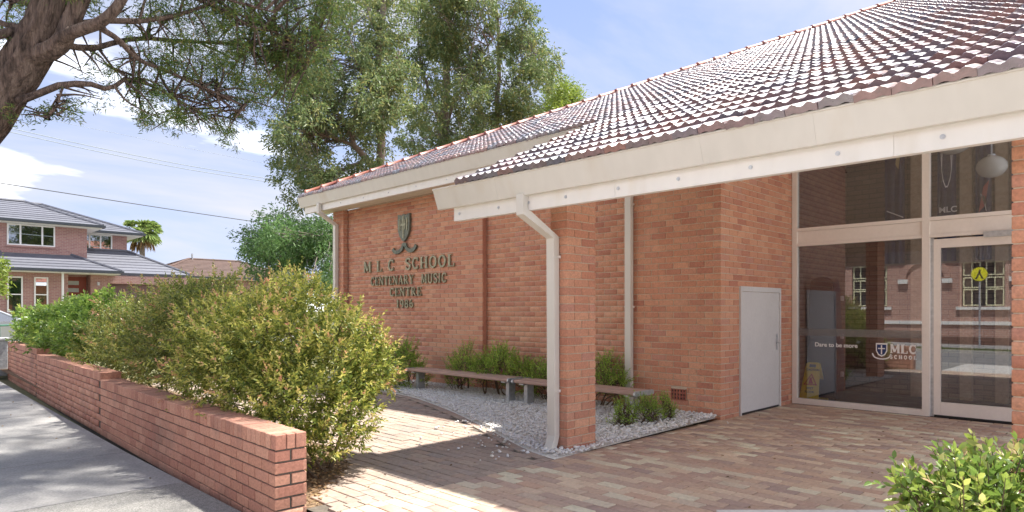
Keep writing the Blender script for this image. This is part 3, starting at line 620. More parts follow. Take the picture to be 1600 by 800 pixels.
m = MB(); m.box(-1.72, -1.30, YG - .05, YG + .02, 2.40, 2.47); m.box(-1.70, -1.32, YG - .056, YG - .05, 2.415, 2.455); m.build('door_sensor', M['metal'], sd)
# added unseen foyer glazing and gable barge where the roof stops to admit light
m = MB(); m.box(XG, XG + .06, 12.72, 12.79, 0, 5.0); m.box(XG, XG + .06, YG + .1, 12.72, 0, .08); m.box(XG, XG + .06, YG + .1, 12.72, 2.45, 2.52); m.box(XG, XG + .06, 11.55, 11.61, .08, 2.45); sf = m.build('added_side_glazing', M['alu'], bd)
for a, b in ((YG + .1, 11.55), (11.61, 12.72)): MB().box(XG + .025, XG + .031, a, b, .08, 2.45).build('glass_pane', M['glass'], sf)
MB().box(XG + .025, XG + .031, YG + .1, 12.72, 2.52, 5.0).build('glass_pane', M['glass'], sf)
obj('barge_board', [(XR + .004, 4.74, rz(4.74) - .30), (XR + .004, 14, rz(14) - .30), (XR + .004, 14, rz(14) - .035), (XR + .004, 4.74, rz(4.74) - .035), (XR + .026, 4.74, rz(4.74) - .30), (XR + .026, 14, rz(14) - .30), (XR + .026, 14, rz(14) - .035), (XR + .026, 4.74, rz(4.74) - .035)],
    [(0, 3, 2, 1), (4, 5, 6, 7), (0, 1, 5, 4), (1, 2, 6, 5), (2, 3, 7, 6), (3, 0, 4, 7)], M['beam'], bd)
# foyer behind the glass
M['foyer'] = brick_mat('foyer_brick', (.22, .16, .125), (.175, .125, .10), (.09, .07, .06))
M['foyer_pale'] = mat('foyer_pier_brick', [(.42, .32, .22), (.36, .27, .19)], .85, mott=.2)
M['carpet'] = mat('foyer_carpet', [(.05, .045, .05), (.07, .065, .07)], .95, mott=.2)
M['navy'] = mat('navy_cloth', [(.018, .024, .07), (.025, .032, .09)], .7)
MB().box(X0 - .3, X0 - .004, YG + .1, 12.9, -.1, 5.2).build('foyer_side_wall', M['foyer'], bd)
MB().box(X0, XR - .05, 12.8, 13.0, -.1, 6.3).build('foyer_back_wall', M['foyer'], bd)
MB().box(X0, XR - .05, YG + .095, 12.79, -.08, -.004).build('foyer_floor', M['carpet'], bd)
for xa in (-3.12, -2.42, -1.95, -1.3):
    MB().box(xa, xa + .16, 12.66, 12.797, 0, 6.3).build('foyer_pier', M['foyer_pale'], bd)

# ---------------------------------------------------------------- lettering and emblem on the sign wall
def arc(cx, cy, rx, ry, a0, a1, n=14): return [(cx + rx * math.cos(math.radians(a)), cy + ry * math.sin(math.radians(a))) for a in np.linspace(a0, a1, n)]
G = {   # strokes on a unit cap height: (points, weight); serifs are thin bars
 'M': (.95, [([(.12, 0), (.12, 1)], .10), ([(.83, 0), (.83, 1)], .17), ([(.15, 1), (.47, .12)], .17), ([(.47, .12), (.80, 1)], .09), ([(0, .03), (.26, .03)], .06), ([(.68, .03), (.98, .03)], .06), ([(0, .97), (.2, .97)], .06), ([(.78, .97), (.98, .97)], .06)]),
 'L': (.70, [([(.18, 0), (.18, 1)], .19), ([(0, .97), (.38, .97)], .06), ([(0, .03), (.66, .03)], .07), ([(.64, 0), (.64, .28)], .06)]),
 'C': (.74, [(arc(.40, .5, .30, .45, 48, 312, 20), .15), ([(.64, .66), (.64, .98)], .06), ([(.64, .02), (.64, .30)], .06)]),
 'S': (.62, [(arc(.31, .74, .22, .22, 30, 200, 10) + arc(.31, .26, .24, .24, 70, -160, 14), .15), ([(.54, .70), (.54, .97)], .06), ([(.07, .03), (.07, .30)], .06)]),
 'H': (.86, [([(.17, 0), (.17, 1)], .18), ([(.70, 0), (.70, 1)], .18), ([(.17, .5), (.70, .5)], .08), ([(0, .03), (.34, .03)], .06), ([(.53, .03), (.87, .03)], .06), ([(0, .97), (.34, .97)], .06), ([(.53, .97), (.87, .97)], .06)]),
 'O': (.80, [(arc(.40, .5, .31, .45, 90, 445, 26), .15)]),
 'E': (.68, [([(.18, 0), (.18, 1)], .18), ([(0, .03), (.62, .03)], .07), ([(0, .97), (.60, .97)], .07), ([(.2, .5), (.46, .5)], .07), ([(.61, 0), (.61, .26)], .06), ([(.59, .76), (.59, 1)], .06), ([(.45, .38), (.45, .62)], .05)]),
 'N': (.88, [([(.13, 0), (.13, 1)], .09), ([(.74, 0), (.74, 1)], .09), ([(.13, .98), (.74, .03)], .18), ([(0, .03), (.27, .03)], .06), ([(0, .97), (.2, .97)], .06), ([(.60, .97), (.88, .97)], .06)]),
 'T': (.72, [([(.36, 0), (.36, 1)], .18), ([(.02, .97), (.70, .97)], .07), ([(.05, .74), (.05, 1)], .06), ([(.67, .74), (.67, 1)], .06), ([(.18, .03), (.54, .03)], .06)]),
 'A': (.82, [([(.10, 0), (.41, 1)], .08), ([(.41, 1), (.72, 0)], .18), ([(.2, .34), (.60, .34)], .07), ([(-.02, .03), (.24, .03)], .06), ([(.56, .03), (.86, .03)], .06)]),
 'R': (.80, [([(.17, 0), (.17, 1)], .18), ([(.17, .96), (.38, .96)] + arc(.38, .73, .20, .23, 90, -90, 9) + [(.17, .5)], .10), ([(.36, .48), (.70, .02)], .16), ([(0, .03), (.34, .03)], .06), ([(.60, .03), (.82, .03)], .06), ([(0, .97), (.2, .97)], .06)]),
 'Y': (.78, [([(.10, 1), (.40, .48)], .17), ([(.70, 1), (.40, .48)], .08), ([(.39, 0), (.39, .5)], .17), ([(.22, .03), (.56, .03)], .06), ([(-.04, .97), (.26, .97)], .06), ([(.56, .97), (.82, .97)], .06)]),
 'U': (.84, [([(.17, 1), (.17, .34)] + arc(.43, .32, .26, .28, 180, 360, 12) + [(.69, 1)], .14), ([(0, .97), (.34, .97)], .06), ([(.56, .97), (.84, .97)], .06)]),
 'I': (.38, [([(.19, 0), (.19, 1)], .18), ([(0, .03), (.38, .03)], .06), ([(0, .97), (.38, .97)], .06)]),
 '1': (.46, [([(.24, 0), (.24, 1)], .18), ([(.06, .03), (.42, .03)], .06), ([(.05, .78), (.24, .98)], .08)]),
 '9': (.60, [(arc(.29, .68, .20, .27, 0, 355, 20), .13), ([(.49, .68)] + arc(.24, .42, .25, .38, 0, -80, 9), .13)]),
 '8': (.60, [(arc(.29, .74, .18, .21, 0, 358, 18), .12), (arc(.29, .27, .23, .23, 0, 358, 18), .13)]),
 '6': (.60, [(arc(.29, .32, .20, .27, 0, 355, 20), .13), ([(.09, .32)] + arc(.34, .58, .25, .38, 180, 100, 9), .13)]),
 ' ': (.45, [])}
def ribbon(pts, w):
    P = np.array(pts, float); d = np.gradient(P, axis=0); d /= np.linalg.norm(d, axis=1)[:, None] + 1e-9; n = np.stack([-d[:, 1], d[:, 0]], 1) * w / 2
    return P + n, P - n
def glyph(ch, x, z, hgt, sx, yf, depth, m, parent, name='letter', bold=1.):
    w, st = G[ch]; b = MB()
    for k, (pts, wt) in enumerate(st):
        A, B = ribbon(pts, wt * bold); n = len(A); y0 = yf + .0005 * k
        f = lambda p, y: (x + p[0] * hgt * sx, y, z + p[1] * hgt)
        V = [f(p, y0) for p in A] + [f(p, y0) for p in B] + [f(p, yf + depth) for p in A] + [f(p, yf + depth) for p in B]
        F = []
        for i in range(n - 1): F += [(i, i + 1, n + i + 1, n + i), (2 * n + i, 2 * n + i + 1, i + 1, i), (n + i, n + i + 1, 3 * n + i + 1, 3 * n + i)]
        F += [(0, n, 3 * n, 2 * n), (n - 1, 2 * n + n - 1, 3 * n + n - 1, n + n - 1)]
        b.add(V, F)
    if st: b.build(name, m, parent)
    return w * hgt * sx
def write(text, xa, xb, z, hgt, yf, depth, m, parent, sp=.16, bold=1.):
    tot = sum(G[c][0] + sp for c in text) - sp; sx = (xb - xa) / (tot * hgt); x = xa
    for c in text: glyph(c, x, z, hgt, sx, yf, depth, m, parent, bold=bold); x += (G[c][0] + sp) * hgt * sx
ls = thing('wall_lettering', 'raised bronze serif lettering reading MLC SCHOOL CENTENARY MUSIC CENTRE 1986', 'sign', (-11.05, 7.98, 1.5))
write('M L C  SCHOOL', -12.60, -9.50, 2.28, .235, 7.966, .03, M['bronze_edge'], ls)
write('CENTENARY  MUSIC', -12.32, -9.74, 1.985, .185, 7.966, .03, M['bronze_edge'], ls)
write('CENTRE', -11.60, -10.52, 1.745, .175, 7.966, .03, M['bronze_edge'], ls)
write('1986', -11.37, -10.78, 1.505, .165, 7.966, .03, M['bronze_edge'], ls)
em = thing('shield_emblem', 'bronze shield crest with curling ribbon above the lettering', 'emblem', (-11.08, 7.98, 2.85))
sh = [(-.20, 3.42), (-.07, 3.395), (0, 3.42), (.07, 3.395), (.20, 3.42), (.205, 3.2), (.19, 3.08), (.14, 2.97), (.06, 2.89), (0, 2.855), (-.06, 2.89), (-.14, 2.97), (-.19, 3.08), (-.205, 3.2)]
MB().prism([(-11.08 + x, z) for x, z in sh], 'y', 7.945, 7.995).build('shield', M['bronze'], em)
for pts, w in (([(0, 2.93), (0, 3.37)], .045), ([(-.09, 3.2), (.09, 3.2)], .04), ([(-.13, 3.33), (-.13, 3.08)], .03), ([(.13, 3.33), (.13, 3.08)], .03), ([(-.06, 3.3), (-.06, 3.1)], .025), ([(.06, 3.3), (.06, 3.1)], .025)):
    A, B = ribbon(pts, w); k = 7.930 + .0006 * (w * 100 % 7)
    MB().prism([(-11.08 + A[0][0], A[0][1]), (-11.08 + A[1][0], A[1][1]), (-11.08 + B[1][0], B[1][1]), (-11.08 + B[0][0], B[0][1])], 'y', k, 7.946).build('relief', M['bronze_edge'], em)
for pts in ([(-.40, 2.73), (-.34, 2.67), (-.22, 2.655), (-.10, 2.70), (-.05, 2.76)], [(-.07, 2.77), (0, 2.80), (.07, 2.77)], [(.05, 2.76), (.10, 2.70), (.22, 2.655), (.34, 2.69), (.40, 2.76)]):
    A, B = ribbon(spline(pts, 14), .075); n = len(A); V = [(-11.08 + p[0], 7.955, p[1]) for p in A] + [(-11.08 + p[0], 7.955, p[1]) for p in B]; V += [(x, 7.985, z) for x, y, z in V]
    F = []
    for i in range(n - 1): F += [(i, i + 1, n + i + 1, n + i), (2 * n + i, 2 * n + i + 1, i + 1, i), (n + i, n + i + 1, 3 * n + i + 1, 3 * n + i)]
    F += [(0, n, 3 * n, 2 * n), (n - 1, 3 * n - 1, 4 * n - 1, 2 * n - 1)]
    obj('ribbon', V, F, M['bronze'], em)

# ---------------------------------------------------------------- glass lettering, foyer things
M['decal'] = mat('white_vinyl', [(.8, .8, .8), (.82, .82, .82)], .6, mott=0)
M['decal_navy'] = mat('navy_vinyl', [(.03, .05, .16), (.03, .05, .16)], .6, mott=0)
dg = bpy.context.evaluated_depsgraph_get
def text(body, size, x, y, z, m, parent=None, name='lettering', rot=0.):
    cu = bpy.data.curves.new(name, 'FONT'); cu.body = body; cu.size = size; cu.extrude = .0008; cu.offset = size * .02; t = bpy.data.objects.new(name, cu); col.objects.link(t)
    bpy.context.view_layer.update(); me = bpy.data.meshes.new_from_object(t.evaluated_get(dg())); bpy.data.objects.remove(t)
    me.materials.clear(); me.materials.append(m); me.transform(Matrix.Translation((x, y, z)) @ Matrix.Rotation(rot, 4, 'Z') @ Matrix.Rotation(math.pi / 2, 4, 'X'))
    o = bpy.data.objects.new(name, me); link(o, parent); return o
yd = YG + .042
o = text('Dare to be more', .088, -3.87, yd, .90, M['decal']); o.name = 'glass_slogan'; tag(o, 'white vinyl words Dare to be more on the fixed glass', 'lettering')
gs = thing('glass_logo', 'white school name with small shield on the fixed glass beside the door', 'logo', (-2.95, yd, .8))
write('MLC', -2.83, -2.50, .845, .125, yd, .002, M['decal'], gs, .12, 1.35)
write('SCHOOL', -2.83, -2.50, .765, .05, yd, .002, M['decal'], gs, .5, 1.7)
q = [(-.075, .98), (.075, .98), (.075, .87), (.045, .81), (0, .785), (-.045, .81), (-.075, .87)]
MB().prism([(-2.94 + x, z) for x, z in q], 'y', yd, yd + .002).build('shield', M['decal'], gs)
MB().prism([(-2.94 + x * .8, .88 + (z - .88) * .8) for x, z in q], 'y', yd - .001, yd).build('shield_field', M['decal_navy'], gs)
MB().box(-2.948, -2.932, yd - .002, yd - .001, .82, .95).build('cross_bar', M['decal'], gs); MB().box(-2.985, -2.895, yd - .0025, yd - .0012, .895, .911).build('cross_bar', M['decal'], gs)
m = MB()
A, B = ribbon(spline([(-.12, .83), (-.09, .775), (0, .752), (.09, .775), (.12, .83)], 12), .018)
V = [(-2.94 + p[0], yd, p[1]) for p in A] + [(-2.94 + p[0], yd, p[1]) for p in B]; obj('ribbon', V, [(i, i + 1, 13 + i, 12 + i) for i in range(11)], M['decal'], gs)
M['frost'] = glass_mat('frosted_strip', (.75, .75, .75), .10, .5)
tag(MB().box(X0 + .09, XM - .06, yd - .0005, yd + .001, 1.06, 1.17).build('glass_strip', M['frost']), 'pale safety strip across the fixed entrance glass', 'glass strip')
# wet floor sign just inside
M['yellow'] = mat('yellow_plastic', [(.84, .62, .02), (.86, .65, .03)], .4, mott=.03); M['red'] = mat('red_print', [(.6, .06, .02), (.6, .06, .02)], .5, mott=0)
wf = thing('wet_floor_sign', 'yellow folding wet floor sign standing inside the glass', 'floor sign', (-4.0, 10.7, 0))
pl = MB()
def wp(u, v): return (-4.04 + u, 10.62 + .22 * v / .62, .0 + v)
prof = [(-.15, 0), (.15, 0), (.105, .60), (.07, .62), (-.07, .62), (-.105, .60)]
V = [wp(u, v) for u, v in prof] + [(a, b + .02, c) for a, b, c in [wp(u, v) for u, v in prof]]
pl.add(V, [tuple(range(6)), tuple(range(6, 12))[::-1]] + [(i, 6 + i, 6 + (i + 1) % 6, (i + 1) % 6) for i in range(6)]); pl.build('front_leaf', M['yellow'], wf)
V = [(x, 2 * 10.85 - y, z) for x, y, z in V]; obj('back_leaf', V, [tuple(range(6))[::-1], tuple(range(6, 12))] + [(i, (i + 1) % 6, 6 + (i + 1) % 6, 6 + i) for i in range(6)], M['yellow'], wf)
def decal(poly, m, off=.003): obj('print', [(a, b - off, c) for a, b, c in [wp(u, v) for u, v in poly]], [tuple(range(len(poly)))], m, wf)
decal([(-.05, .545), (.05, .545), (.05, .59), (-.05, .59)], M['dark']); decal([(-.105, .27), (.105, .27), (0, .45)], M['red']); decal([(-.08, .285), (.08, .285), (0, .42)], M['yellow'], .004); decal([(-.03, .29), (.045, .29), (.01, .36), (.02, .39), (-.02, .38)], M['red'], .005)
o = text('CAUTION', .045, -4.13, 10.62 + .22 * .5 / .62 - .004, .49, M['dark'], wf, 'print'); o = text('WET', .05, -4.09, 10.62 + .22 * .2 / .62 - .004, .205, M['dark'], wf, 'print'); text('FLOOR', .045, -4.11, 10.62 + .22 * .15 / .62 - .004, .15, M['dark'], wf, 'print')
# upright instrument case
ic = thing('instrument_case', 'tall dark blue instrument case leaning in the foyer corner', 'instrument case', (-3.95, 11.2, 0))
M['case'] = mat('case_shell', [(0.015, 0.019, 0.041), (0.021, 0.026, 0.050)], .35, mott=.05)
prof = spline([(-.22, .06), (-.23, .5), (-.21, .95), (-.19, 1.35), (-.18, 1.85), (-.10, 1.97), (.10, 1.97), (.18, 1.85), (.20, 1.35), (.23, .95), (.25, .5), (.22, .06)], 40)
MB().prism([(-3.95 + x, z) for x, z in prof], 'y', 10.95, 11.23).build('shell', M['case'], ic)
MB().prism([(-3.95 + x * .93, .04 + z * .965) for x, z in prof], 'y', 10.935, 10.95).build('lid', M['case'], ic)
for z in (.4, 1.0, 1.6): MB().box(-3.70, -3.67, 11.05, 11.11, z, z + .08).build('latch', M['metal'], ic)
MB().tube([(-4.03, 10.93, 1.1), (-4.03, 10.88, 1.1), (-3.83, 10.88, 1.1), (-3.83, 10.93, 1.1)], .012, 6).build('handle', M['dark'], ic)
for z0 in (0,):
    for x in (-4.08, -3.78): MB().tube([(x, 11.09, .0), (x, 11.09, .06)], .025, 8).build('foot', M['dark'], ic)
# hanging banners on the foyer back wall
M['gold'] = mat('gold_print', [(.45, .35, .16), (.5, .4, .2)], .6, mott=0); M['rose'] = mat('rose_print', [(.35, .08, .08), (.4, .1, .1)], .6, mott=0)
def banner(x0, x1, label, marks):
    b = thing('banner', label, 'banner', (x0, 12.7, 2.2), 'banners on the foyer wall')
    n = 9; V = []; 
    for z in (2.25, 5.2):
        for i in range(n): V.append((x0 + (x1 - x0) * i / (n - 1), 12.62 + .008 * math.sin(i * 1.9), z))
    V += [(x, y + .004, z) for x, y, z in V]; F = [(i, i + 1, n + i + 1, n + i) for i in range(n - 1)] + [(2 * n + i, 3 * n + i, 3 * n + i + 1, 2 * n + i + 1) for i in range(n - 1)]
    obj('cloth', V, F, M['navy'], b); MB().tube([(x0 - .03, 12.63, 5.21), (x1 + .03, 12.63, 5.21)], .012, 6).build('rod', M['metal'], b)
    for poly, m in marks: obj('print', [(x0 + (x1 - x0) * u, 12.608, z) for u, z in poly], [tuple(range(len(poly)))], m, b)
    return b
banner(-3.50, -3.20, 'dark blue banner with gold slanting marks, nearest the foyer corner', [([(.55, 3.95), (.7, 3.85), (.8, 4.1), (.65, 4.2)], M['gold']), ([(.75, 4.15), (.9, 4.05), (.95, 4.3), (.8, 4.4)], M['gold']), ([(.1, 3.15), (.95, 3.02), (.95, 3.04), (.1, 3.17)], M['decal'])])
bn = banner(-2.72, -2.46, 'dark blue banner with white letters MLC in the foyer', [([(.40, 4.1), (.58, 4.1), (.58, 4.35), (.40, 4.35)], M['decal'])])
text('MLC', .13, -2.70, 12.607, 3.05, M['decal'], bn, 'print')
for k in range(2):
    A, B = ribbon(spline([(.2 + .1 * k, 4.2), (.25, 3.7), (.5, 3.45), (.75, 3.7), (.8 - .1 * k, 4.1)], 10), .03); obj('print', [(-2.72 + .26 * p[0], 12.607 - .002 * k, p[1]) for p in A] + [(-2.72 + .26 * p[0], 12.607 - .002 * k, p[1]) for p in B], [(i, i + 1, 11 + i, 10 + i) for i in range(9)], M['decal'], bn)
banner(-2.20, -1.99, 'dark blue banner with rose and white pattern behind the globe lamp', [([(.2, 3.0), (.6, 3.1), (.85, 3.5), (.5, 3.4)], M['rose']), ([(.3, 3.3), (.7, 3.0), (.6, 3.25)], M['decal']), ([(.3, 4.2), (.7, 4.2), (.7, 4.5), (.3, 4.5)], M['rose'])])
banner(-1.74, -1.45, 'plain dark blue banner at the right end of the foyer wall', [])
M['opal'] = mat('opal_glass', [(.55, .54, .50), (.58, .57, .53)], .25, mott=0)
def globe(x, y, z, r, label):
    g = thing('globe_lamp', label, 'lamp', (x, y, z), 'globe lamps in the foyer'); m = MB(); rows = []
    for i in range(11):
        a = math.pi * i / 10; rows.append([(x + r * math.sin(a) * math.cos(b), y + r * math.sin(a) * math.sin(b), z + r * .82 * math.cos(a)) for b in np.arange(20) * math.pi / 10])
    V = [p for q in rows for p in q]; obj('globe', V, [(i * 20 + j, i * 20 + (j + 1) % 20, i * 20 + 20 + (j + 1) % 20, i * 20 + 20 + j) for i in range(10) for j in range(20)], M['opal'], g, True)
    MB().tube([(x, y, z + r * .8), (x, y, rz(y) - .2)], .012, 6).build('stem', M['metal'], g); MB().tube([(x, y, z + r * .74), (x, y, z + r * .92)], .05, 10).build('collar', M['metal'], g)
globe(-1.90, 12.05, 3.60, .20, 'lower white globe pendant hanging in the foyer')
globe(-2.36, 11.9, 4.06, .27, 'larger white globe pendant partly hidden behind the white beam')

# ---------------------------------------------------------------- benches
def bench(x0, x1, y, label):
    b = thing('bench', label, 'bench', ((x0 + x1) / 2, y, 0), 'slatted benches on the gravel')
    for i in range(3):
        yy = y - .20 + i * .136; V, F = chamf(x1 - x0 - .05, .128, .05, .012); V = np.array(V) + np.array([(x0 + x1) / 2, yy + .064, .385 + (.004 if i == 1 else 0)]); obj('seat_plank', V, F, M['bench'], b)
    for s, xe in ((-1, x0), (1, x1)):
        prof = [(y - .22, .372), (y - .20, .352), (y + .20, .352), (y + .22, .372), (y + .215, .40), (y + .19, .416), (y - .19, .416), (y - .215, .40)]
        xa, xb = (xe, xe + .028) if s < 0 else (xe - .028, xe)
        MB().prism(prof, 'x', xa, xb).build('end_cap', M['metal'], b)
        xl = xe - s * .16
        MB().box(xl - .035, xl + .035, y - .07, y + .07, -.05, .335).build('leg', M['metal'], b)
        MB().box(xl - .045, xl + .045, y - .17, y + .17, .336, .359).build('leg_bracket', M['metal'], b)
bench(-9.75, -7.12, 7.25, 'brown plank bench on white gravel in front of the sign wall')
bench(-7.02, -4.80, 7.22, 'brown plank bench passing behind the brick porch column')
# ---------------------------------------------------------------- foliage
def nrmz(a): return a / (np.linalg.norm(a, axis=-1, keepdims=True) + 1e-9)
def leaves(P, A, L, W, fold=.25, droop=.15):
    n = len(P); side = nrmz(np.cross(A, rng.normal(size=(n, 3)) + np.array([0, 0, .6]))); up = np.cross(side, A)
    L = np.asarray(L)[:, None]; W = np.asarray(W)[:, None] / 2
    m1 = P + A * L * .32; m2 = P + A * L * .68 - np.array([0, 0, 1]) * L * droop * .3; tip = P + A * L - np.array([0, 0, 1]) * L * droop
    V = np.stack([P, m1 + side * W + up * W * fold, m2 + side * W * .8 + up * W * fold, tip, m2 - side * W * .8 + up * W * fold, m1 - side * W + up * W * fold], 1).reshape(-1, 3)
    b = (np.arange(n) * 6)[:, None]; F = np.concatenate([b + np.array([0, 1, 2, 3]), b + np.array([0, 3, 4, 5])], 1).reshape(-1, 4)
    return V, F
def leaf_obj(name, P, A, L, W, m, parent, age=None, fold=.25, droop=.15):
    V, F = leaves(P, A, L, W, fold, droop); o = obj(name, V, F, m, parent)
    if age is not None:
        a = o.data.attributes.new('age', 'FLOAT', 'POINT'); a.data.foreach_set('value', np.repeat(age, 6).astype(np.float32))
    return o
def rsphere(n): return nrmz(rng.normal(size=(n, 3)))
def bush(name, label, cat, blobs, base, m, nshoot, nleaf, ll, lw_, shoot=.16, age_mix=.35, group=None, up=.5, stems=7, pink=.0, tipage=.55):
    t = thing(name, label, cat, base, group); B = np.array(blobs, float); c, r = B[:, :3], B[:, 3]
    pick = rng.choice(len(B), nshoot, p=r ** 2 / (r ** 2).sum()); u = rsphere(nshoot); u[:, 2] = np.where(u[:, 2] < -.55, -u[:, 2], u[:, 2])
    ph = rng.uniform(0, 6.28, (len(B), 3)); lob = 1 + .20 * np.sin(3.1 * u[:, 0] + ph[pick, 0]) * np.sin(3.7 * u[:, 1] + ph[pick, 1]) + .15 * np.sin(6.3 * u[:, 2] + 5 * u[:, 0] + ph[pick, 2])
    fr = np.where(rng.random(nshoot) < .72, rng.uniform(.78, 1.0, nshoot), rng.uniform(.35, .8, nshoot)); S = c[pick] + u * (r[pick] * lob * fr)[:, None]
    S[:, 2] = np.maximum(S[:, 2], base[2] + .04)
    dep = np.min(np.linalg.norm(S[:, None] - c[None], axis=2) / r[None], axis=1)      # how deep inside the union
    keep = dep > .45; S, u, dep = S[keep], u[keep], dep[keep]; n = len(S)
    D = nrmz(u + np.array([0, 0, up]) + rng.normal(0, .35, (n, 3))); sl = shoot * rng.uniform(.6, 1.5, n)
    k = np.arange(nleaf); tt = (k + .5) / nleaf; s1 = nrmz(np.cross(D, rng.normal(size=(n, 3)))); s2 = np.cross(D, s1); ang = k * 2.4
    P = S[:, None] + D[:, None] * (sl[:, None] * tt)[..., None]
    rad = np.cos(ang)[None, :, None] * s1[:, None] + np.sin(ang)[None, :, None] * s2[:, None]
    A = nrmz(rad * (1.15 - .75 * tt)[None, :, None] + D[:, None] * (.35 + .8 * tt)[None, :, None] + rng.normal(0, .18, (n, nleaf, 3)))
    out = np.clip((dep - .7) / .35, 0, 1); young = rng.random(n) ** 1.4
    age = (out * young)[:, None] * tipage * tt[None] ** .8 + rng.normal(0, .04, (n, nleaf))
    if pink: age += (rng.random(n) < pink)[:, None] * (tt > .45)[None] * .4 * out[:, None]
    age = np.clip(age, 0, .6); sz = (1.05 - .35 * tt)[None] * rng.uniform(.7, 1.25, (n, nleaf))
    leaf_obj('foliage', P.reshape(-1, 3), A.reshape(-1, 3), (ll * sz).ravel(), (lw_ * sz).ravel(), m, t, age.ravel())
    sm = MB()
    for i in range(stems):
        j = rng.integers(len(B)); e = c[j] + rsphere(1)[0] * r[j] * .6; b0 = np.array(base) + np.array([rng.normal(0, .08), rng.normal(0, .08), -.02])
        if len(B) > 3: b0 = np.array([c[j][0] + rng.normal(0, .1), c[j][1] + rng.normal(0, .1), base[2] - .02])
        if name == 'hedge_shrub': b0[1] = min(b0[1], 3.15)
        mid = (b0 + e) / 2 + rng.normal(0, .06, 3); sm.tube(spline([b0, mid, e], 8), np.linspace(.016, .005, 8), 5)
    for i in rng.choice(n, min(n, 260), replace=False): sm.tube([S[i] - D[i] * .14, S[i], S[i] + D[i] * sl[i]], [.004, .003, .0015], 3, False)
    sm.build('stems', M['twig'], t, kind='stuff')
    return t
def bl(*a): return [(*at(px, py, d), r) for px, py, d, r in a]
bush('hedge_shrub', 'yellow-green hedge shrub with pinkish tips at the near end of the low wall', 'hedge',
     bl((400, 544, 6.75, .56), (462, 528, 6.5, .55), (345, 549, 7.2, .55), (520, 569, 6.25, .48), (440, 582, 6.25, .58), (385, 587, 6.6, .5), (500, 617, 6.0, .48), (555, 575, 6.3, .32), (520, 660, 5.9, .33), (470, 650, 5.75, .36), (500, 700, 5.75, .22), (430, 632, 6.0, .4), (575, 587, 6.3, .22), (540, 632, 6.1, .3), (455, 690, 5.7, .3), (400, 640, 6.3, .36), (350, 602, 6.9, .42), (540, 690, 5.95, .2)),
     (-6.0, 2.95, 0), M['lilly'], 4600, 15, .050, .018, .15, pink=.26, tipage=.74)
bush('hedge_shrub', 'olive and bronze hedge shrub behind the middle step of the low wall', 'hedge',
     bl((330, 510, 7.9, .58), (285, 528, 8.5, .62), (240, 535, 9.3, .62), (200, 548, 10.2, .6), (310, 550, 8.0, .55), (260, 555, 8.8, .55), (215, 560, 9.7, .5), (355, 555, 7.3, .45), (300, 498, 8.4, .45), (180, 545, 10.9, .5), (330, 585, 7.5, .4), (280, 590, 8.3, .4), (235, 585, 9.2, .4), (200, 580, 10, .4)),
     (-8.8, 2.95, 0), M['lilly_b'], 4400, 14, .052, .018, .15, pink=.28, tipage=.64)
bush('hedge_shrub', 'glossy bright green hedge shrub at the far end of the low wall', 'hedge',
     bl((150, 520, 11.6, .62), (115, 522, 12.9, .62), (80, 525, 14.4, .62), (70, 535, 14.8, .40), (170, 535, 11.2, .5), (125, 545, 12.6, .5), (95, 550, 13.6, .45)),
     (-13.8, 3.0, .06), M['pitto'], 2500, 11, .09, .034, .14, tipage=.6)
bush('low_shrub', 'leafy green shrub at the left end of the far bench', 'shrub', bl((627, 581, 12.3, .36), (610, 594, 12.2, .28), (645, 594, 12.1, .26), (632, 559, 12.4, .22)), (-10.5, 7.4, 0), M['nandina'], 420, 13, .06, .016, .17, up=.9)
bush('low_shrub', 'spreading green shrub behind the gap between the benches', 'shrub', bl((790, 581, 10.9, .30), (765, 589, 11.1, .30), (815, 594, 10.7, .26), (740, 584, 11.4, .24), (780, 564, 11.0, .16)), (-8.0, 7.7, 0), M['nandina'], 420, 13, .06, .016, .17, up=.9)
bush('low_shrub', 'airy green shrub behind the left half of the far bench', 'shrub', bl((722, 579, 11.7, .22), (715, 594, 11.7, .22), (728, 562, 11.7, .16)), (-8.95, 7.7, 0), M['nandina'], 150, 12, .055, .014, .18, up=1.0)
bush('low_shrub', 'green shrub showing left of the porch column', 'shrub', bl((848, 594, 10.4, .25), (862, 599, 10.2, .25), (842, 609, 10.3, .2)), (-6.95, 7.75, 0), M['nandina'], 220, 13, .055, .015, .16, up=.9)
bush('low_shrub', 'green shrub showing right of the porch column behind a bench', 'shrub', bl((948, 589, 9.7, .27), (935, 604, 9.7, .25), (958, 609, 9.6, .2)), (-5.9, 7.75, 0), M['nandina'], 260, 13, .055, .015, .16, up=.9)
bush('gravel_plant', 'small young shrub in the gravel closest to the porch column', 'plant', bl((974, 647, 8.1, .12), (968, 659, 8.1, .10), (982, 656, 8.05, .10), (978, 634, 8.15, .06)), (-4.74, 6.68, .03), M['nandina'], 80, 11, .04, .012, .10, up=.9, stems=5)
bush('gravel_plant', 'small young shrub in the gravel in front of the bench end', 'plant', bl((1012, 639, 8.35, .13), (1020, 649, 8.3, .12), (1004, 632, 8.4, .09)), (-4.72, 7.1, .03), M['nandina'], 95, 11, .04, .012, .10, up=.9, stems=6)
bush('gravel_plant', 'small young shrub in the gravel nearest the air vent', 'plant', bl((1042, 636, 8.5, .11), (1046, 646, 8.5, .09)), (-4.58, 7.4, .03), M['nandina'], 60, 11, .038, .011, .10, up=.9, stems=4)
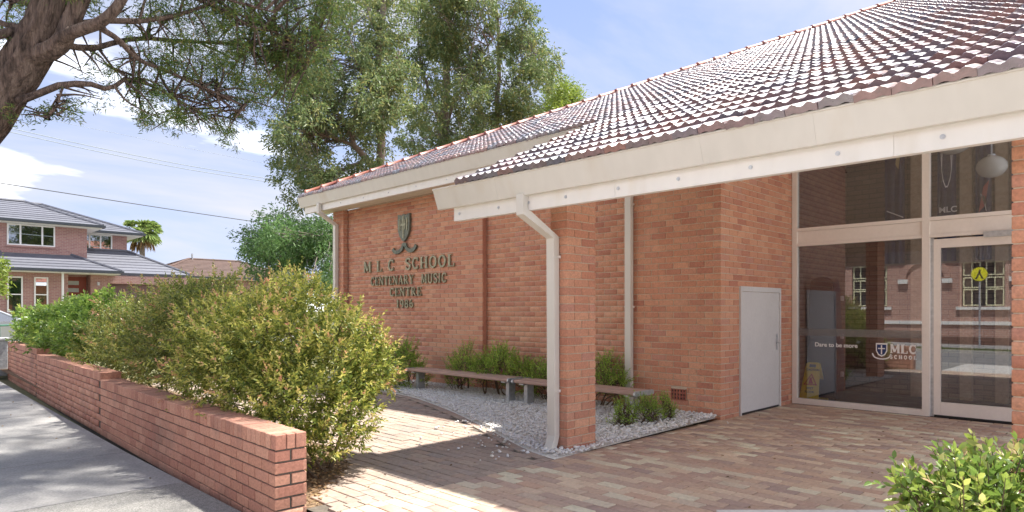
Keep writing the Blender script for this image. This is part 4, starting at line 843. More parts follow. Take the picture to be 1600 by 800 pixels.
for (x, y, r) in ((-4.74, 6.68, .13), (-4.72, 7.1, .17), (-4.58, 7.38, .13)):    # dark mulch at the feet of the young shrubs
    n = 90; a = rng.uniform(0, 6.28, n); q = rng.uniform(0, 1, n) ** .5 * r; P = np.stack([x + q * np.cos(a), y + q * np.sin(a), .05 + rng.uniform(0, .015, n)], 1); A = nrmz(rng.normal(size=(n, 3)) * np.array([1, 1, .25]))
    tag(leaf_obj('mulch', P, A, rng.uniform(.02, .05, n), np.full(n, .014), M['soil'], None), 'dark bark mulch round a young shrub in the gravel', 'mulch', 'mulch round the young shrubs')['kind'] = 'stuff'
n = 900; P = []
while len(P) < n:
    x = rng.uniform(-6.3, -4.53); y = rng.uniform(2.4, 3.6)
    if y < bedy(x) + .12 * rng.random(): P.append((x, y, .002 + .012 * rng.random()))
P = np.array(P); A = nrmz(rng.normal(size=(n, 3)) * np.array([1, 1, .2]))
M['litter'] = mat('dry_leaf', [(.30, .19, .09), (.20, .12, .06), (.38, .27, .14), (.14, .09, .05)], .9, 'island', mott=0)
tag(leaf_obj('leaf_litter', P, A, rng.uniform(.02, .055, n), rng.uniform(.008, .018, n), M['litter'], None), 'dry leaf litter under the hedge beside the low wall end', 'leaf litter')['kind'] = 'stuff'
P = []
for k in range(70):
    u = rng.random()
    if u < .45: P.append((rng.uniform(-4.2, -1.2), rng.uniform(4.2, 10.2), .006))
    elif u < .75: x = rng.uniform(-8, -4.4); P.append((x, rng.uniform(bedy(x) + .1, max(bedy(x) + .2, gyc(x) - .2)), .002))
    else: x = rng.uniform(-14, -6.5); P.append((x, 2.08 - abs(rng.normal(0, .35)), gz(x) - .068))
P = np.array(P); A = nrmz(rng.normal(size=(70, 3)) * np.array([1, 1, .15])); tag(leaf_obj('fallen_leaves', P, A, rng.uniform(.025, .05, 70), rng.uniform(.010, .018, 70), M['litter'], None), 'few dry leaves scattered over the paving and footpath', 'leaf litter')['kind'] = 'stuff'
bush('corner_shrub', 'broad-leaved shrub with pink tips in front of the right porch column', 'shrub',
     bl((1518, 809, 2.58, 0.163), (1578, 799, 2.67, 0.172), (1468, 799, 2.62, 0.103), (1628, 804, 2.75, 0.172), (1548, 864, 2.49, 0.215), (1498, 884, 2.49, 0.172), (1453, 769, 2.67, 0.052), (1603, 764, 2.75, 0.077), (1618, 884, 2.58, 0.215)),
     (-.65, 3.1, 0), M['lilly_r'], 380, 10, .062, .025, .13, pink=.3, up=.7, tipage=.55)

# trees: limbs drawn as curves through space, twigs and leaf clumps spread round them
def tree(name, label, limbs, clumps, m_leaf, m_bark, base, nleaf, ll, lw_, spread, twigs=5, droop=.25, hang=0., k=8, trunk_k=14, cat='tree', group=None, furrow=0.):
    t = thing(name, label, cat, base, group); mb = MB(); tips = []
    for i, (pts, r0, r1) in enumerate(limbs):
        nseg = 14; P = spline(pts, nseg); P[1:-1] += rng.normal(0, r0 * .10, (nseg - 2, 3)); R = np.linspace(r0, r1, nseg); kk = trunk_k if i == 0 else k
        if furrow and r0 > .08:
            P = spline(pts, 40); R = np.linspace(r0, r1, 40); kk = 40 if r0 > .15 else 20; a = np.arange(kk) / kk * 2 * math.pi
            ph = np.cumsum(rng.normal(0, .25, 40)); wob = np.stack([furrow * (np.abs(np.sin(5.5 * a + ph[j])) - .5 + .5 * np.sin(13 * a - ph[j] * 1.7) + .5 * rng.normal(0, .5, kk)) for j in range(40)])
            V, F = tube(P, R, kk, wob); mb.add(V, F)
        else: mb.tube(P, R, kk)
        tips.append(P)
    allp = np.concatenate(tips); LP, LA_ = [], []
    C = np.array(clumps, float)
    for cx, cy, cz, r, w in C:
        c = np.array([cx, cy, cz]); nb_ = allp[np.argsort(np.linalg.norm(allp - c, axis=1))[:10]]
        for q in range(twigs):
            near = nb_[rng.integers(len(nb_))]
            e = c + rsphere(1)[0] * r * rng.uniform(.3, .95); mid = (near + e) / 2 + rng.normal(0, .12 * r, 3) + np.array([0, 0, .1 * r])
            P = spline([near + rng.normal(0, .02, 3), mid, e], 6); th = min(.012 + .012 * r, .03); mb.tube(P, np.linspace(th, th * .25, 6), 4, False)
        n = int(nleaf * w * r * r); sub = max(5, int(n / 22)); sc = c + rsphere(sub) * (r * rng.uniform(.25, 1, sub) ** .6)[:, None] * np.array([1, 1, .8])
        pk = rng.integers(sub, size=n); dirs = nrmz(sc - c + np.array([0, 0, .15]))[pk]
        LP.append(sc[pk] + rng.normal(0, spread, (n, 3))); LA_.append(nrmz(rng.normal(size=(n, 3)) + dirs * .8 + np.array([0, 0, -hang])))
    P = np.concatenate(LP); A = np.concatenate(LA_); n = len(P); sz = rng.uniform(.65, 1.3, n)
    mb.build('trunk', m_bark, t, True); leaf_obj('crown', P, A, ll * sz, lw_ * sz, m_leaf, t, droop=droop)
    return t
# street tree at the left edge
L1 = [([at(-190, 760, 6.3), at(-150, 520, 6.3), at(-95, 300, 6.3), at(-12, 170, 6.3), at(48, 80, 6.3), at(80, 10, 6.3), at(100, -120, 6.4), at(140, -300, 6.6)], .235, .125),
      ([at(50, 90, 6.25), at(92, 70, 6.2), at(112, 30, 6.2), at(132, -15, 6.2), at(170, -120, 6.3)], .09, .06),
      ([at(80, 75, 6.2), at(112, 50, 6.1), at(150, 38, 6.0), at(178, 18, 6.0), at(200, -12, 6.0), at(240, -90, 6.1)], .062, .035),
      ([at(100, 42, 6.2), at(150, 33, 6.3), at(225, 33, 6.6), at(275, 24, 6.8), at(330, 6, 7.0), at(400, -20, 7.4)], .036, .014),
      ([at(14, 160, 6.3), at(52, 150, 6.2), at(100, 131, 6.2), at(140, 132, 6.3), at(172, 139, 6.4), at(198, 123, 6.6), at(235, 133, 6.8), at(285, 160, 7.1), at(335, 185, 7.4)], .038, .009),
      ([at(150, 40, 6.05), at(185, 62, 6.2), at(215, 92, 6.5), at(262, 112, 6.8), at(325, 140, 7.2), at(380, 165, 7.5)], .03, .010),
      ([at(92, 68, 6.2), at(125, 74, 6.4), at(160, 72, 6.6), at(215, 60, 7.0), at(300, 66, 7.4), at(380, 70, 7.8), at(440, 90, 8.0)], .035, .012),
      ([at(45, 60, 6.3), at(20, 50, 6.2), at(-30, 62, 6.0)], .05, .04),
      ([at(50, 45, 6.3), at(10, 38, 6.4), at(-40, 20, 6.4)], .035, .02),
      ([at(60, 20, 6.3), at(45, 8, 6.4), at(0, -5, 6.5)], .03, .02),
      ([at(330, 6, 7.0), at(390, 40, 7.4), at(440, 55, 7.8), at(480, 100, 8.0)], .018, .006),
      ([at(100, 131, 6.2), at(88, 165, 6.1), at(75, 185, 6.1)], .012, .005),
      ([at(200, -12, 6.0), at(280, -30, 6.4), at(360, 0, 6.9), at(430, 20, 7.4)], .026, .008)]
cl1 = []
for px, py, r, w in [(95, 168, .16, 1.1), (75, 182, .12, 1.1), (115, 172, .12, 1), (150, 155, .12, .8), (30, 178, .12, 1), (190, 120, .18, .8), (165, 100, .15, .7), (215, 150, .22, 1.2), (235, 185, .16, 1.2), (255, 170, .25, 1.2), (280, 190, .20, 1.2), (300, 165, .28, 1.2), (330, 190, .18, 1), (350, 200, .15, 1), (360, 215, .14, 1.1), (372, 190, .2, 1), (385, 170, .25, 1), (240, 120, .28, 1), (275, 130, .3, 1.1), (320, 120, .35, 1.1), (360, 140, .3, 1.1), (400, 135, .3, 1), (250, 80, .3, .8), (290, 90, .32, 1), (335, 80, .38, 1.1), (385, 95, .4, 1.1), (430, 110, .35, 1), (460, 130, .3, .9), (420, 150, .25, .8), (350, 40, .4, 1.1), (400, 50, .45, 1.1), (450, 60, .45, 1.1), (490, 80, .35, .9), (300, 40, .35, .8), (250, 40, .28, .6), (210, 75, .2, .6), (420, 15, .45, 1.1), (470, 20, .45, 1), (370, 5, .4, 1), (320, 0, .4, .9), (270, 5, .35, .7), (225, 10, .3, .6), (510, 40, .35, .8), (15, 75, .2, .9), (5, 20, .25, 1), (30, 10, .2, .7), (180, 20, .2, .4), (150, 85, .12, .5), (130, 110, .12, .5), (120, 10, .25, .6), (440, 175, .14, .7), (400, 100, .4, 1), (430, 70, .4, 1), (480, -20, .5, 1), (400, -40, .55, 1), (320, -60, .55, .9), (240, -70, .55, .9), (160, -80, .5, .9), (80, -60, .5, .9), (540, -10, .4, .9), (20, -70, .6, .9), (100, -160, .9, .7), (250, -170, .9, .7), (400, -150, .9, .7), (520, -110, .7, .7)]:
    d = np.interp(px, [0, 150, 250, 400, 520], [6.3, 6.3, 6.9, 7.8, 8.2]) + rng.normal(0, .18); cl1.append((*at(px, py, d), r, w))
for X in np.arange(-16.5, -5.6, .62):
    for q in range(4):
        y0 = rng.uniform(.1, 2.5); d = S2 * (4.6 - X); z = max(6.0, EYE + .475 * d + .95) + rng.uniform(0, 1.3); cl1.append((X + .08 * z + rng.normal(0, .25), y0 + .418 * z, z, rng.uniform(.5, .8), .72))
for X, z in ((-9, 7.3), (-11.5, 8.2), (-14, 9), (-16, 9.4)): L1.append(([at(140, -300, 6.6), (-8.4, 2.6, 7.0), (X * .6 - 3.6, 3.6, z - .4), (X, 4.6, z)], .06, .015))
L1.append(([at(140, -300, 6.6), (-7.5, 3, 6.6), (-6.6, 4, 6.8)], .05, .015))
tree('street_tree', 'large leaning street tree with furrowed bark and dark fine foliage', L1, cl1, M['leaf_needle'], M['bark'], tuple(at(-150, 760, 6.3) * np.array([1, 1, 0])), 9500, .046, .0075, .03, twigs=4, hang=.35, furrow=.10)
def crown(pxc, pyc, rx, ry, d, n, r, dz=1.6, w=1.):
    out = []
    for i in range(n):
        a = rng.uniform(0, 6.28); q = math.sqrt(rng.random()); out.append((*at(pxc + rx * q * math.cos(a), pyc + ry * q * math.sin(a), d + rng.normal(0, dz)), r * rng.uniform(.7, 1.25), w))
    return out
# tall grey-barked tree behind the sign wall corner
L2 = [([at(592, 520, 24) , at(592, 330, 24), at(594, 255, 24), at(597, 190, 24), at(590, 100, 24), at(600, 0, 24), at(600, -120, 24)], .20, .08),
      ([at(592, 272, 24), at(568, 245, 23.7), at(552, 222, 23.4), at(543, 195, 23.2), at(520, 170, 23)], .15, .05),
      ([at(556, 228, 23.5), at(520, 215, 23), at(480, 210, 22.5)], .07, .03), ([at(590, 200, 24), at(585, 150, 23.5), at(560, 100, 23), at(540, 40, 23)], .10, .04),
      ([at(597, 190, 24), at(610, 140, 24.3), at(625, 80, 24.5)], .08, .04), ([at(590, 160, 24), at(595, 120, 24), at(585, 70, 24)], .08, .04), ([at(570, 250, 23.8), at(535, 265, 23), at(500, 280, 22.6)], .06, .02), ([at(594, 60, 24), at(560, -20, 24), at(520, -80, 24)], .1, .04)]
cl2 = crown(600, 150, 40, 70, 22.8, 10, .6, .4) + crown(455, 130, 24, 60, 22.8, 9, .55) + crown(445, 200, 18, 60, 22.6, 7, .45) + crown(520, 155, 70, 70, 23.5, 26, .75) + crown(480, 215, 42, 50, 22.8, 16, .6) + crown(560, 230, 55, 40, 23.5, 9, .5, w=.8) + crown(480, 290, 50, 30, 22.6, 15, .55) + crown(560, 60, 75, 75, 24, 22, .8) + crown(600, 160, 40, 60, 25, 8, .7) + crown(560, -60, 90, 70, 24, 16, .9) + crown(450, 260, 16, 40, 22.6, 6, .35) + crown(590, 285, 45, 22, 24, 8, .5) + crown(540, 300, 50, 18, 22.6, 7, .45)
tree('gum_tree', 'tall grey-green gum tree rising behind the left corner of the hall', L2, cl2, M['leaf_box'], M['greybark'], (*at(592, 520, 24)[:2], .1), 950, .125, .044, .09, twigs=3, hang=.12)
L3 = [([at(690, 520, 30), at(690, 330, 30), at(692, 200, 30), at(698, 120, 30), at(700, 40, 30), at(705, -80, 30)], .28, .10), ([at(692, 240, 30), at(705, 170, 29.5), at(740, 110, 29), at(770, 60, 29)], .1, .03), ([at(770, 520, 31), at(772, 300, 31), at(775, 200, 31), at(780, 100, 31), at(775, 0, 31)], .2, .06), ([at(692, 200, 30), at(672, 150, 30.3), at(655, 90, 30.5)], .1, .03), ([at(775, 180, 31), at(810, 120, 31), at(840, 80, 31)], .1, .03), ([at(774, 200, 31), at(740, 160, 31), at(720, 120, 31)], .08, .03)]
cl3 = crown(700, 70, 75, 90, 30, 34, .95, 1.8) + crown(800, 110, 62, 70, 31, 26, .85, 1.8) + crown(690, 190, 60, 40, 30, 14, .75, w=.8) + crown(780, 190, 65, 32, 31, 16, .7) + crown(840, 95, 24, 35, 31, 7, .55) + crown(660, 230, 40, 30, 29.5, 8, .6) + crown(730, -40, 90, 50, 30, 16, 1.0) + crown(815, 30, 22, 35, 31, 5, .5) + crown(720, 225, 60, 20, 30, 9, .6)
tree('gum_tree', 'broad dark gum tree above the middle of the tiled roof', L3, cl3, M['leaf_box'], M['greybark'], (*at(690, 520, 30)[:2], .1), 760, .15, .052, .11, twigs=3, hang=.12)
L4 = [([at(880, 480, 38), at(880, 300, 38), at(880, 180, 38), at(882, 140, 38)], .2, .05), ([at(880, 200, 38), at(865, 165, 38), at(858, 150, 38)], .06, .02)]
tree('garden_tree', 'small lime-green tree top peeping over the roof hip', L4, crown(880, 160, 26, 26, 38, 14, .75, 1) + crown(850, 185, 20, 15, 38, 6, .6, 1) + crown(900, 170, 14, 12, 38, 4, .5, .8), M['leaf_lime'], M['greybark'], (*at(880, 480, 38)[:2], .1), 700, .19, .055, .2, twigs=2)
L5 = [([at(470, 500, 20), at(470, 430, 20), at(465, 390, 20), at(455, 350, 20)], .16, .05), ([at(468, 410, 20), at(500, 380, 19.7), at(530, 372, 19.6)], .06, .02), ([at(468, 400, 20), at(430, 375, 20), at(400, 372, 20)], .06, .02)]
tree('garden_tree', 'dense dark green tree left of the hall corner downpipe', L5, crown(450, 375, 55, 36, 20, 28, .5, .9) + crown(510, 375, 30, 40, 19.5, 14, .45, .7) + crown(400, 380, 22, 22, 20, 8, .35, .7) + crown(460, 425, 60, 30, 20, 16, .45, .9) + crown(525, 440, 16, 40, 19.4, 6, .4, .5), M['leaf_dark'], M['greybark'], (*at(470, 500, 20)[:2], .1), 1500, .11, .028, .10, twigs=3, hang=.2)
L6 = [([at(-70, 560, 18), at(-65, 480, 18), at(-50, 430, 18)], .06, .02), ([at(-60, 450, 18), at(-25, 440, 18), at(0, 435, 18)], .03, .01)]
tree('young_tree', 'yellow-green sapling leaves at the left edge before the house', L6, crown(-20, 435, 22, 24, 18, 10, .28, .4) + crown(0, 440, 4, 18, 18, 4, .16, .2), M['leaf_lime'], M['twig'], (*at(-70, 560, 18)[:2], .12), 2200, .12, .045, .08, twigs=2)

# ---------------------------------------------------------------- house across the side street
M['hbrick'] = brick_mat('pink_house_brick', (.36, .20, .18), (.28, .145, .14), (.42, .36, .34))
M['hroof'] = mat('slate_roof', [(0.105, 0.110, 0.136), (0.133, 0.139, 0.170), (0.118, 0.123, 0.150)], .6, 'island', mott=.12, mscale=6)
M['hgut'] = mat('charcoal_gutter', [(.045, .055, .07), (.055, .065, .08)], .4)
M['white'] = mat('white_frame', [(.72, .73, .74), (.76, .77, .78)], .5, mott=.03)
M['hdoor'] = mat('red_timber_door', [(.22, .045, .025), (.26, .055, .03)], .4, mott=.1)
M['garage'] = mat('mauve_garage', [(.20, .13, .15), (.22, .145, .165)], .5, mott=.05)
M['blind'] = mat('window_blind', [(.40, .43, .43), (.46, .49, .49)], .7, mott=.05)
hs_ = thing('two_storey_house', 'two-storey pink brick house with grey tiled hip roofs across the side street', 'house', (-47, 8, .95))
def hip(x0, x1, y0, y1, z, rise, parent, name='roof', lo=True):
    """hip roof over a rectangle, in stepped courses; ridge along the longer side"""
    R = min(x1 - x0, y1 - y0) / 2; n = max(4, int(R / .34)); m = MB()
    for i in range(n):
        a0, a1 = R * i / n, R * (i + 1) / n; za, zb = z + rise * i / n, z + rise * (i + 1) / n; za += .035
        q0 = [(x0 + a0, y0 + a0), (x1 - a0, y0 + a0), (x1 - a0, y1 - a0), (x0 + a0, y1 - a0)]; q1 = [(x0 + a1, y0 + a1), (x1 - a1, y0 + a1), (x1 - a1, y1 - a1), (x0 + a1, y1 - a1)]
        for k in range(4):
            k2 = (k + 1) % 4; m.add([(*q0[k], za - .04), (*q0[k2], za - .04), (*q0[k2], za), (*q0[k], za), (*q1[k2], zb), (*q1[k], zb)], [(0, 1, 2, 3), (3, 2, 4, 5)])
    o = m.build(name, M['hroof'], parent)
    mh = MB(); c = [(x0, y0), (x1, y0), (x1, y1), (x0, y1)]; f = [(x0 + R, y0 + R), (x1 - R, y0 + R), (x1 - R, y1 - R), (x0 + R, y1 - R)]
    for p, q in zip(c, f): mh.tube([(*p, z + .03), (*q, z + rise + .03)], .09, 6)
    mh.tube([(*f[0], z + rise + .04), (*f[2], z + rise + .04)], .09, 6) if abs(f[0][0] - f[2][0]) + abs(f[0][1] - f[2][1]) > .2 else None
    mh.build('hip_capping', M['hroof'], o)
    g = MB(); e = .12
    g.box(x0 - e, x1 + e, y0 - e, y0 + .03, z - .13, z + .02); g.box(x0 - e, x1 + e, y1 - .03, y1 + e, z - .13, z + .02); g.box(x0 - e, x0 + .03, y0 + .03, y1 - .03, z - .13, z + .02); g.box(x1 - .03, x1 + e, y0 + .03, y1 - .03, z - .13, z + .02)
    g.build('gutter', M['hgut'], o); MB().box(x0 + .03, x1 - .03, y0 + .03, y1 - .03, z - .19, z - .135).build('eave_lining', M['white'], o)
    return o
Zg = .95
MB().box(-51, -45, -2, 9.72, 3.4, 6.26).build('upper_wall', M['hbrick'], hs_); MB().box(-56, -48, 9.0, 12.6, 3.4, 6.28).build('upper_rear_wall', M['hbrick'], hs_)
hip(-50.9, -44.4, -3, 10.4, 6.42, 1.39, hs_); hip(-56.8, -47.4, 0, 13.4, 6.44, 1.90, hs_)
hip(-50.4, -43.0, 3.6, 11.0, 3.70, 1.68, hs_); hip(-50.9, -45.0, 6.5, 15.6, 3.70, 1.55, hs_); 
MB().box(-51, -43.8, 3.9, 8.55, Zg - .2, 3.55).build('front_room_wall', M['hbrick'], hs_); MB().box(-51, -45.1, 8.56, 9.74, Zg - .2, 3.55).build('entry_wall', M['hbrick'], hs_)
MB().box(-51, -44.3, 9.75, 10.6, Zg - .2, 3.55).build('garage_pier', M['hbrick'], hs_); MB().box(-51, -45.5, 10.61, 15.2, Zg - .2, 3.55).build('garage_wall', M['hbrick'], hs_)
MB().box(-45.49, -44.6, 10.62, 15.2, 3.05, 3.5).build('garage_lintel', M['hbrick'], hs_)
def hwin(x, y0, y1, z0, z1, cuts, sash=False, dark=None):
    f = MB(); t = .07
    f.box(x, x + .06, y0, y1, z0, z0 + t); f.box(x, x + .06, y0, y1, z1 - t, z1); f.box(x, x + .06, y0, y0 + t, z0 + t, z1 - t); f.box(x, x + .06, y1 - t, y1, z0 + t, z1 - t)
    e = [y0 + t] + list(cuts) + [y1 - t]
    for c in cuts: f.box(x, x + .05, c - .04, c + .04, z0 + t, z1 - t)
    if sash: f.box(x, x + .05, y0 + t, y1 - t, (z0 + z1) / 2 - .03, (z0 + z1) / 2 + .03)
    o = f.build('window', M['white'], hs_)
    for k in range(len(e) - 1):
        MB().box(x + .012, x + .02, e[k] + (.04 if k else 0), e[k + 1] - (.04 if k < len(e) - 2 else 0), z0 + t, z1 - t).build('pane', M['pane'], o)
        MB().box(x + .002, x + .006, e[k] + (.04 if k else 0), e[k + 1] - (.04 if k < len(e) - 2 else 0), z0 + t, z1 - t).build('blind', M['dark'] if dark == k else M['blind'], o)
    MB().box(x + .001, x + .09, y0 - .05, y1 + .05, z0 - .1, z0 - .003).build('sill', M['hbrick'], o)
hwin(-45, 5.95, 8.15, 5.05, 6.22, (6.55, 7.55), dark=1); hwin(-48, 9.9, 11.75, 5.15, 6.25, (10.5, 11.1), dark=1)
hwin(-43.8, 5.80, 6.48, 1.35, 3.27, (), True); hwin(-43.8, 6.98, 7.62, 1.35, 3.27, (), True)
d_ = MB(); d_.box(-45.1, -45.05, 8.62, 9.70, 1.0, 3.42); do = d_.build('front_door', M['hdoor'], hs_)
for k in range(5): MB().box(-45.05, -45.035, 8.66, 9.32, 1.25 + k * .42, 1.48 + k * .42).build('door_pane', M['blind'], do)
MB().box(-45.045, -44.99, 9.40, 9.44, 1.7, 2.3).build('handle', M['metal'], do)
gd_ = MB().box(-45.49, -45.40, 10.75, 14.6, 1.0, 3.04).build('garage_door', M['garage'], hs_)
for k in range(4): MB().box(-45.399, -45.385, 10.77, 14.58, 1.05 + k * .5, 1.5 + k * .5).build('door_panel', M['garage'], gd_)
MB().tube([(-43.3, 8.2, 1), (-43.3, 8.2, 3.55)], .06, 8).build('porch_post', M['white'], hs_)
MB().box(-44.2, -44.12, 10.05, 10.17, 2.9, 3.1).build('wall_light', M['metal'], hs_)
# further house with a brown tiled roof
M['broof'] = mat('brown_tile_roof', [(0.093, 0.057, 0.046), (0.118, 0.072, 0.059), (0.102, 0.066, 0.056)], .7, 'island', mott=.2, mscale=3)
fh = thing('tiled_bungalow', 'low house with brown tiled roof showing above the hedge', 'house', (-61, 23.5, 1.0))
MB().box(-66, -58.5, 17.5, 29.5, .8, 4.3).build('wall', M['hbrick'], fh); R0 = M['hroof']; M['hroof'] = M['broof']; ro = hip(-66.8, -57.8, 16.8, 30.3, 4.3, 1.75, fh); M['hroof'] = R0
MB().tube([(-62.3, 21.6, 5.6), (-62.3, 21.6, 6.55)], .10, 10).build('vent_pipe', M['metal'], fh)
# palm behind the house
pt = thing('palm_tree', 'fan palm with shaggy dead fronds behind the house roof', 'palm tree', (*at(222, 480, 56)[:2], .9))
pc = at(222, 362, 56); MB().tube(spline([(pc[0], pc[1], .8), (pc[0] + .1, pc[1], 4), tuple(pc)], 12), np.linspace(.26, .2, 12), 10).build('trunk', M['greybark'], pt)
M['palm'] = mat('palm_frond', [(0.175, 0.275, 0.075), (0.275, 0.375, 0.112), (0.350, 0.413, 0.138)], .5, 'island', mott=0, transl=.25); M['palm_dead'] = mat('dead_frond', [(.34, .22, .09), (.28, .17, .08)], .8, 'island', mott=0)
P, A, P2, A2 = [], [], [], []
for i in range(64):
    u = rsphere(1)[0]; u[2] = rng.uniform(-.9, 1); u = nrmz(u); c = pc + u * .85; dead = u[2] < -.6
    sd_ = nrmz(np.cross(u, [0, 0, 1.])); upv = np.cross(sd_, u)
    for a in np.linspace(-1.25, 1.25, 15):
        v = nrmz(u * math.cos(a) + sd_ * math.sin(a) + rng.normal(0, .06, 3)); (P2 if dead else P).append(c); (A2 if dead else A).append(nrmz(v - np.array([0, 0, 1.2 if dead else .12])))
    MBt = (P2 if dead else P); MBt.append(pc + u * .1); (A2 if dead else A).append(u)
leaf_obj('fronds', np.array(P), np.array(A), rng.uniform(.7, .95, len(P)), np.full(len(P), .11), M['palm'], pt, droop=.3); leaf_obj('dead_fronds', np.array(P2), np.array(A2), rng.uniform(.6, .95, len(P2)), np.full(len(P2), .09), M['palm_dead'], pt, droop=.4)
# ---------------------------------------------------------------- parked car, railing, post, wires
M['silver'] = mat('silver_car_paint', [(.50, .53, .58), (.52, .55, .60)], .28, metal=.5, mott=0, coat=.8); M['carglass'] = glass_mat('car_glass', (.12, .14, .16), .35); M['tyre'] = mat('tyre', [(.02, .02, .02), (.03, .03, .03)], .85); M['lampglass'] = mat('headlamp', [(.7, .7, .72), (.75, .75, .78)], .15, coat=1)
car = thing('parked_car', 'silver hatchback parked on the side street at the left edge', 'car', (-30, 3.4, .07)); zc = gz(-30) - .21; yc = 3.40
sec = [(-2.05, .42, .72), (-2.12, .60, .78), (-2.05, .95, .80), (-1.95, 1.02, .80), (1.05, .98, .82), (1.75, .90, .78), (2.05, .72, .70), (2.12, .50, .66), (2.05, .28, .66), (-2.0, .25, .70)]
V = [(-30 + s * w, yc + y, zc + z) for s in (-1, 1) for y, z, w in sec]; n = len(sec)
body_ = obj('body', V, [tuple(range(n)), tuple(range(n, 2 * n))[::-1]] + [(i, n + i, n + (i + 1) % n, (i + 1) % n) for i in range(n)], M['silver'], car)
cab = [(-1.95, 1.0, .76), (-1.45, 1.42, .60), (-.8, 1.50, .58), (.05, 1.46, .58), (1.0, .99, .74)]
V = [(-30 + s * w, yc + y, zc + z) for s in (-1, 1) for y, z, w in cab]; n = len(cab)
obj('cabin', V, [tuple(range(n)), tuple(range(n, 2 * n))[::-1]] + [(i, n + i, n + i + 1, i + 1) for i in range(n - 1)] + [(0, n - 1, 2 * n - 1, n)], M['carglass'], car, False)
rf = [(-1.5, 1.415, .61), (-.8, 1.515, .59), (.08, 1.475, .59)]; V = [(-30 + s * w, yc + y, zc + z + e) for e in (0, .03) for s in (-1, 1) for y, z, w in rf]
obj('roof_panel', V, [(0, 3, 4, 1), (1, 4, 5, 2), (6, 7, 10, 9), (7, 8, 11, 10), (0, 1, 7, 6), (1, 2, 8, 7), (3, 9, 10, 4), (4, 10, 11, 5), (0, 6, 9, 3), (2, 5, 11, 8)], M['silver'], car)
for s in (-1, 1):
    for p, q in (((-1.95, 1.0, .77), (-1.45, 1.43, .61)), ((-.3, .99, .775), (-.35, 1.5, .6)), ((.05, 1.47, .595), (1.02, .99, .755))): MB().tube([(-30 + s * p[2], yc + p[0], zc + p[1]), (-30 + s * q[2], yc + q[0], zc + q[1])], .035, 6).build('pillar', M['silver'], car)
    MB().add(*chamf(.12, .17, .13, .03)).build('mirror', M['silver'], car).data.transform(Matrix.Translation((-30 + s * .9, yc + .72, zc + 1.03)))
    for yw in (-1.3, 1.3):
        wv, wf_ = [], []; wh = MB(); wh.prism([(yc + yw + .31 * math.cos(a), zc + .31 + .31 * math.sin(a)) for a in np.arange(20) * math.pi / 10], 'x', -30 + s * .64, -30 + s * .83); wo_ = wh.build('wheel', M['tyre'], car)
        MB().prism([(yc + yw + .2 * math.cos(a), zc + .31 + .2 * math.sin(a)) for a in np.arange(16) * math.pi / 8], 'x', -30 + s * .80, -30 + s * .84).build('rim', M['metal'], wo_)
    MB().add(*chamf(.3, .08, .14, .03)).build('headlight', M['lampglass'], car).data.transform(Matrix.Translation((-30 + s * .5, yc + 2.03, zc + .70)))
    MB().box(-30 + s * .835 - .006, -30 + s * .835 + .006, yc - .15, yc + .0, zc + .85, zc + .88).build('door_handle', M['metal'], car)
M['rail'] = mat('green_rail_paint', [(.05, .16, .11), (.06, .18, .13)], .5, mott=.05)
rl = thing('handrail', 'green tubular handrail past the far end of the low wall', 'railing', (-21, 4.0, .1))
for z in (1.08, .62): MB().tube([(-20.0, 2.5, z), (-23.2, 4.6, z + .03)], .022, 8).build('rail', M['rail'], rl)
for k in range(5): t = k / 4; MB().tube([(-20 - 3.2 * t, 2.5 + 2.1 * t, -.0), (-20 - 3.2 * t, 2.5 + 2.1 * t, 1.08 + .03 * t)], .02, 8).build('post', M['rail'], rl)
M['stone'] = mat('grey_stone', [(.30, .31, .32), (.40, .41, .42)], .8, nscale=15, mott=.25, bump=.4)
pp = thing('stone_post', 'rough grey stone post at the far end of the low wall', 'post', (-18.85, 2.35, .1))
V, F = chamf(.34, .34, .80, .02); obj('shaft', np.array(V) + np.array([-18.86, 2.33, .36]), F, M['stone'], pp); V, F = chamf(.40, .40, .07, .015); obj('cap', np.array(V) + np.array([-18.86, 2.33, .797]), F, M['stone'], pp)
def wire(x, pts, r, label, m):
    P = [];
    for px, py in pts:
        t = (px - 800) / FP; d = x / (S2 * (t - 1)); P.append(at(px, py, d))
    P = np.array(P); P = np.vstack([P[0] + (P[0] - P[1]) * .8, P, P[-1] + (P[-1] - P[-2]) * 1.2]); tag(MB().tube(spline(P, 40), r, 6).build('power_line', m), label, 'cable', 'overhead cables along the side street')
wire(-28, [(0, 286), (130, 306), (260, 326), (395, 346)], .016, 'lowest and darkest overhead cable crossing above the house', M['wire'])
wire(-28, [(15, 200), (150, 230), (290, 258), (430, 281)], .013, 'middle pale overhead cable, upper of a close pair', M['wire_pale'])
wire(-28.4, [(15, 206), (150, 236), (290, 264), (430, 286)], .013, 'middle pale overhead cable, lower of a close pair', M['wire_pale'])
wire(-29, [(90, 190), (200, 212), (300, 233), (425, 257)], .006, 'thin faint uppermost overhead cable', M['wire_pale'])

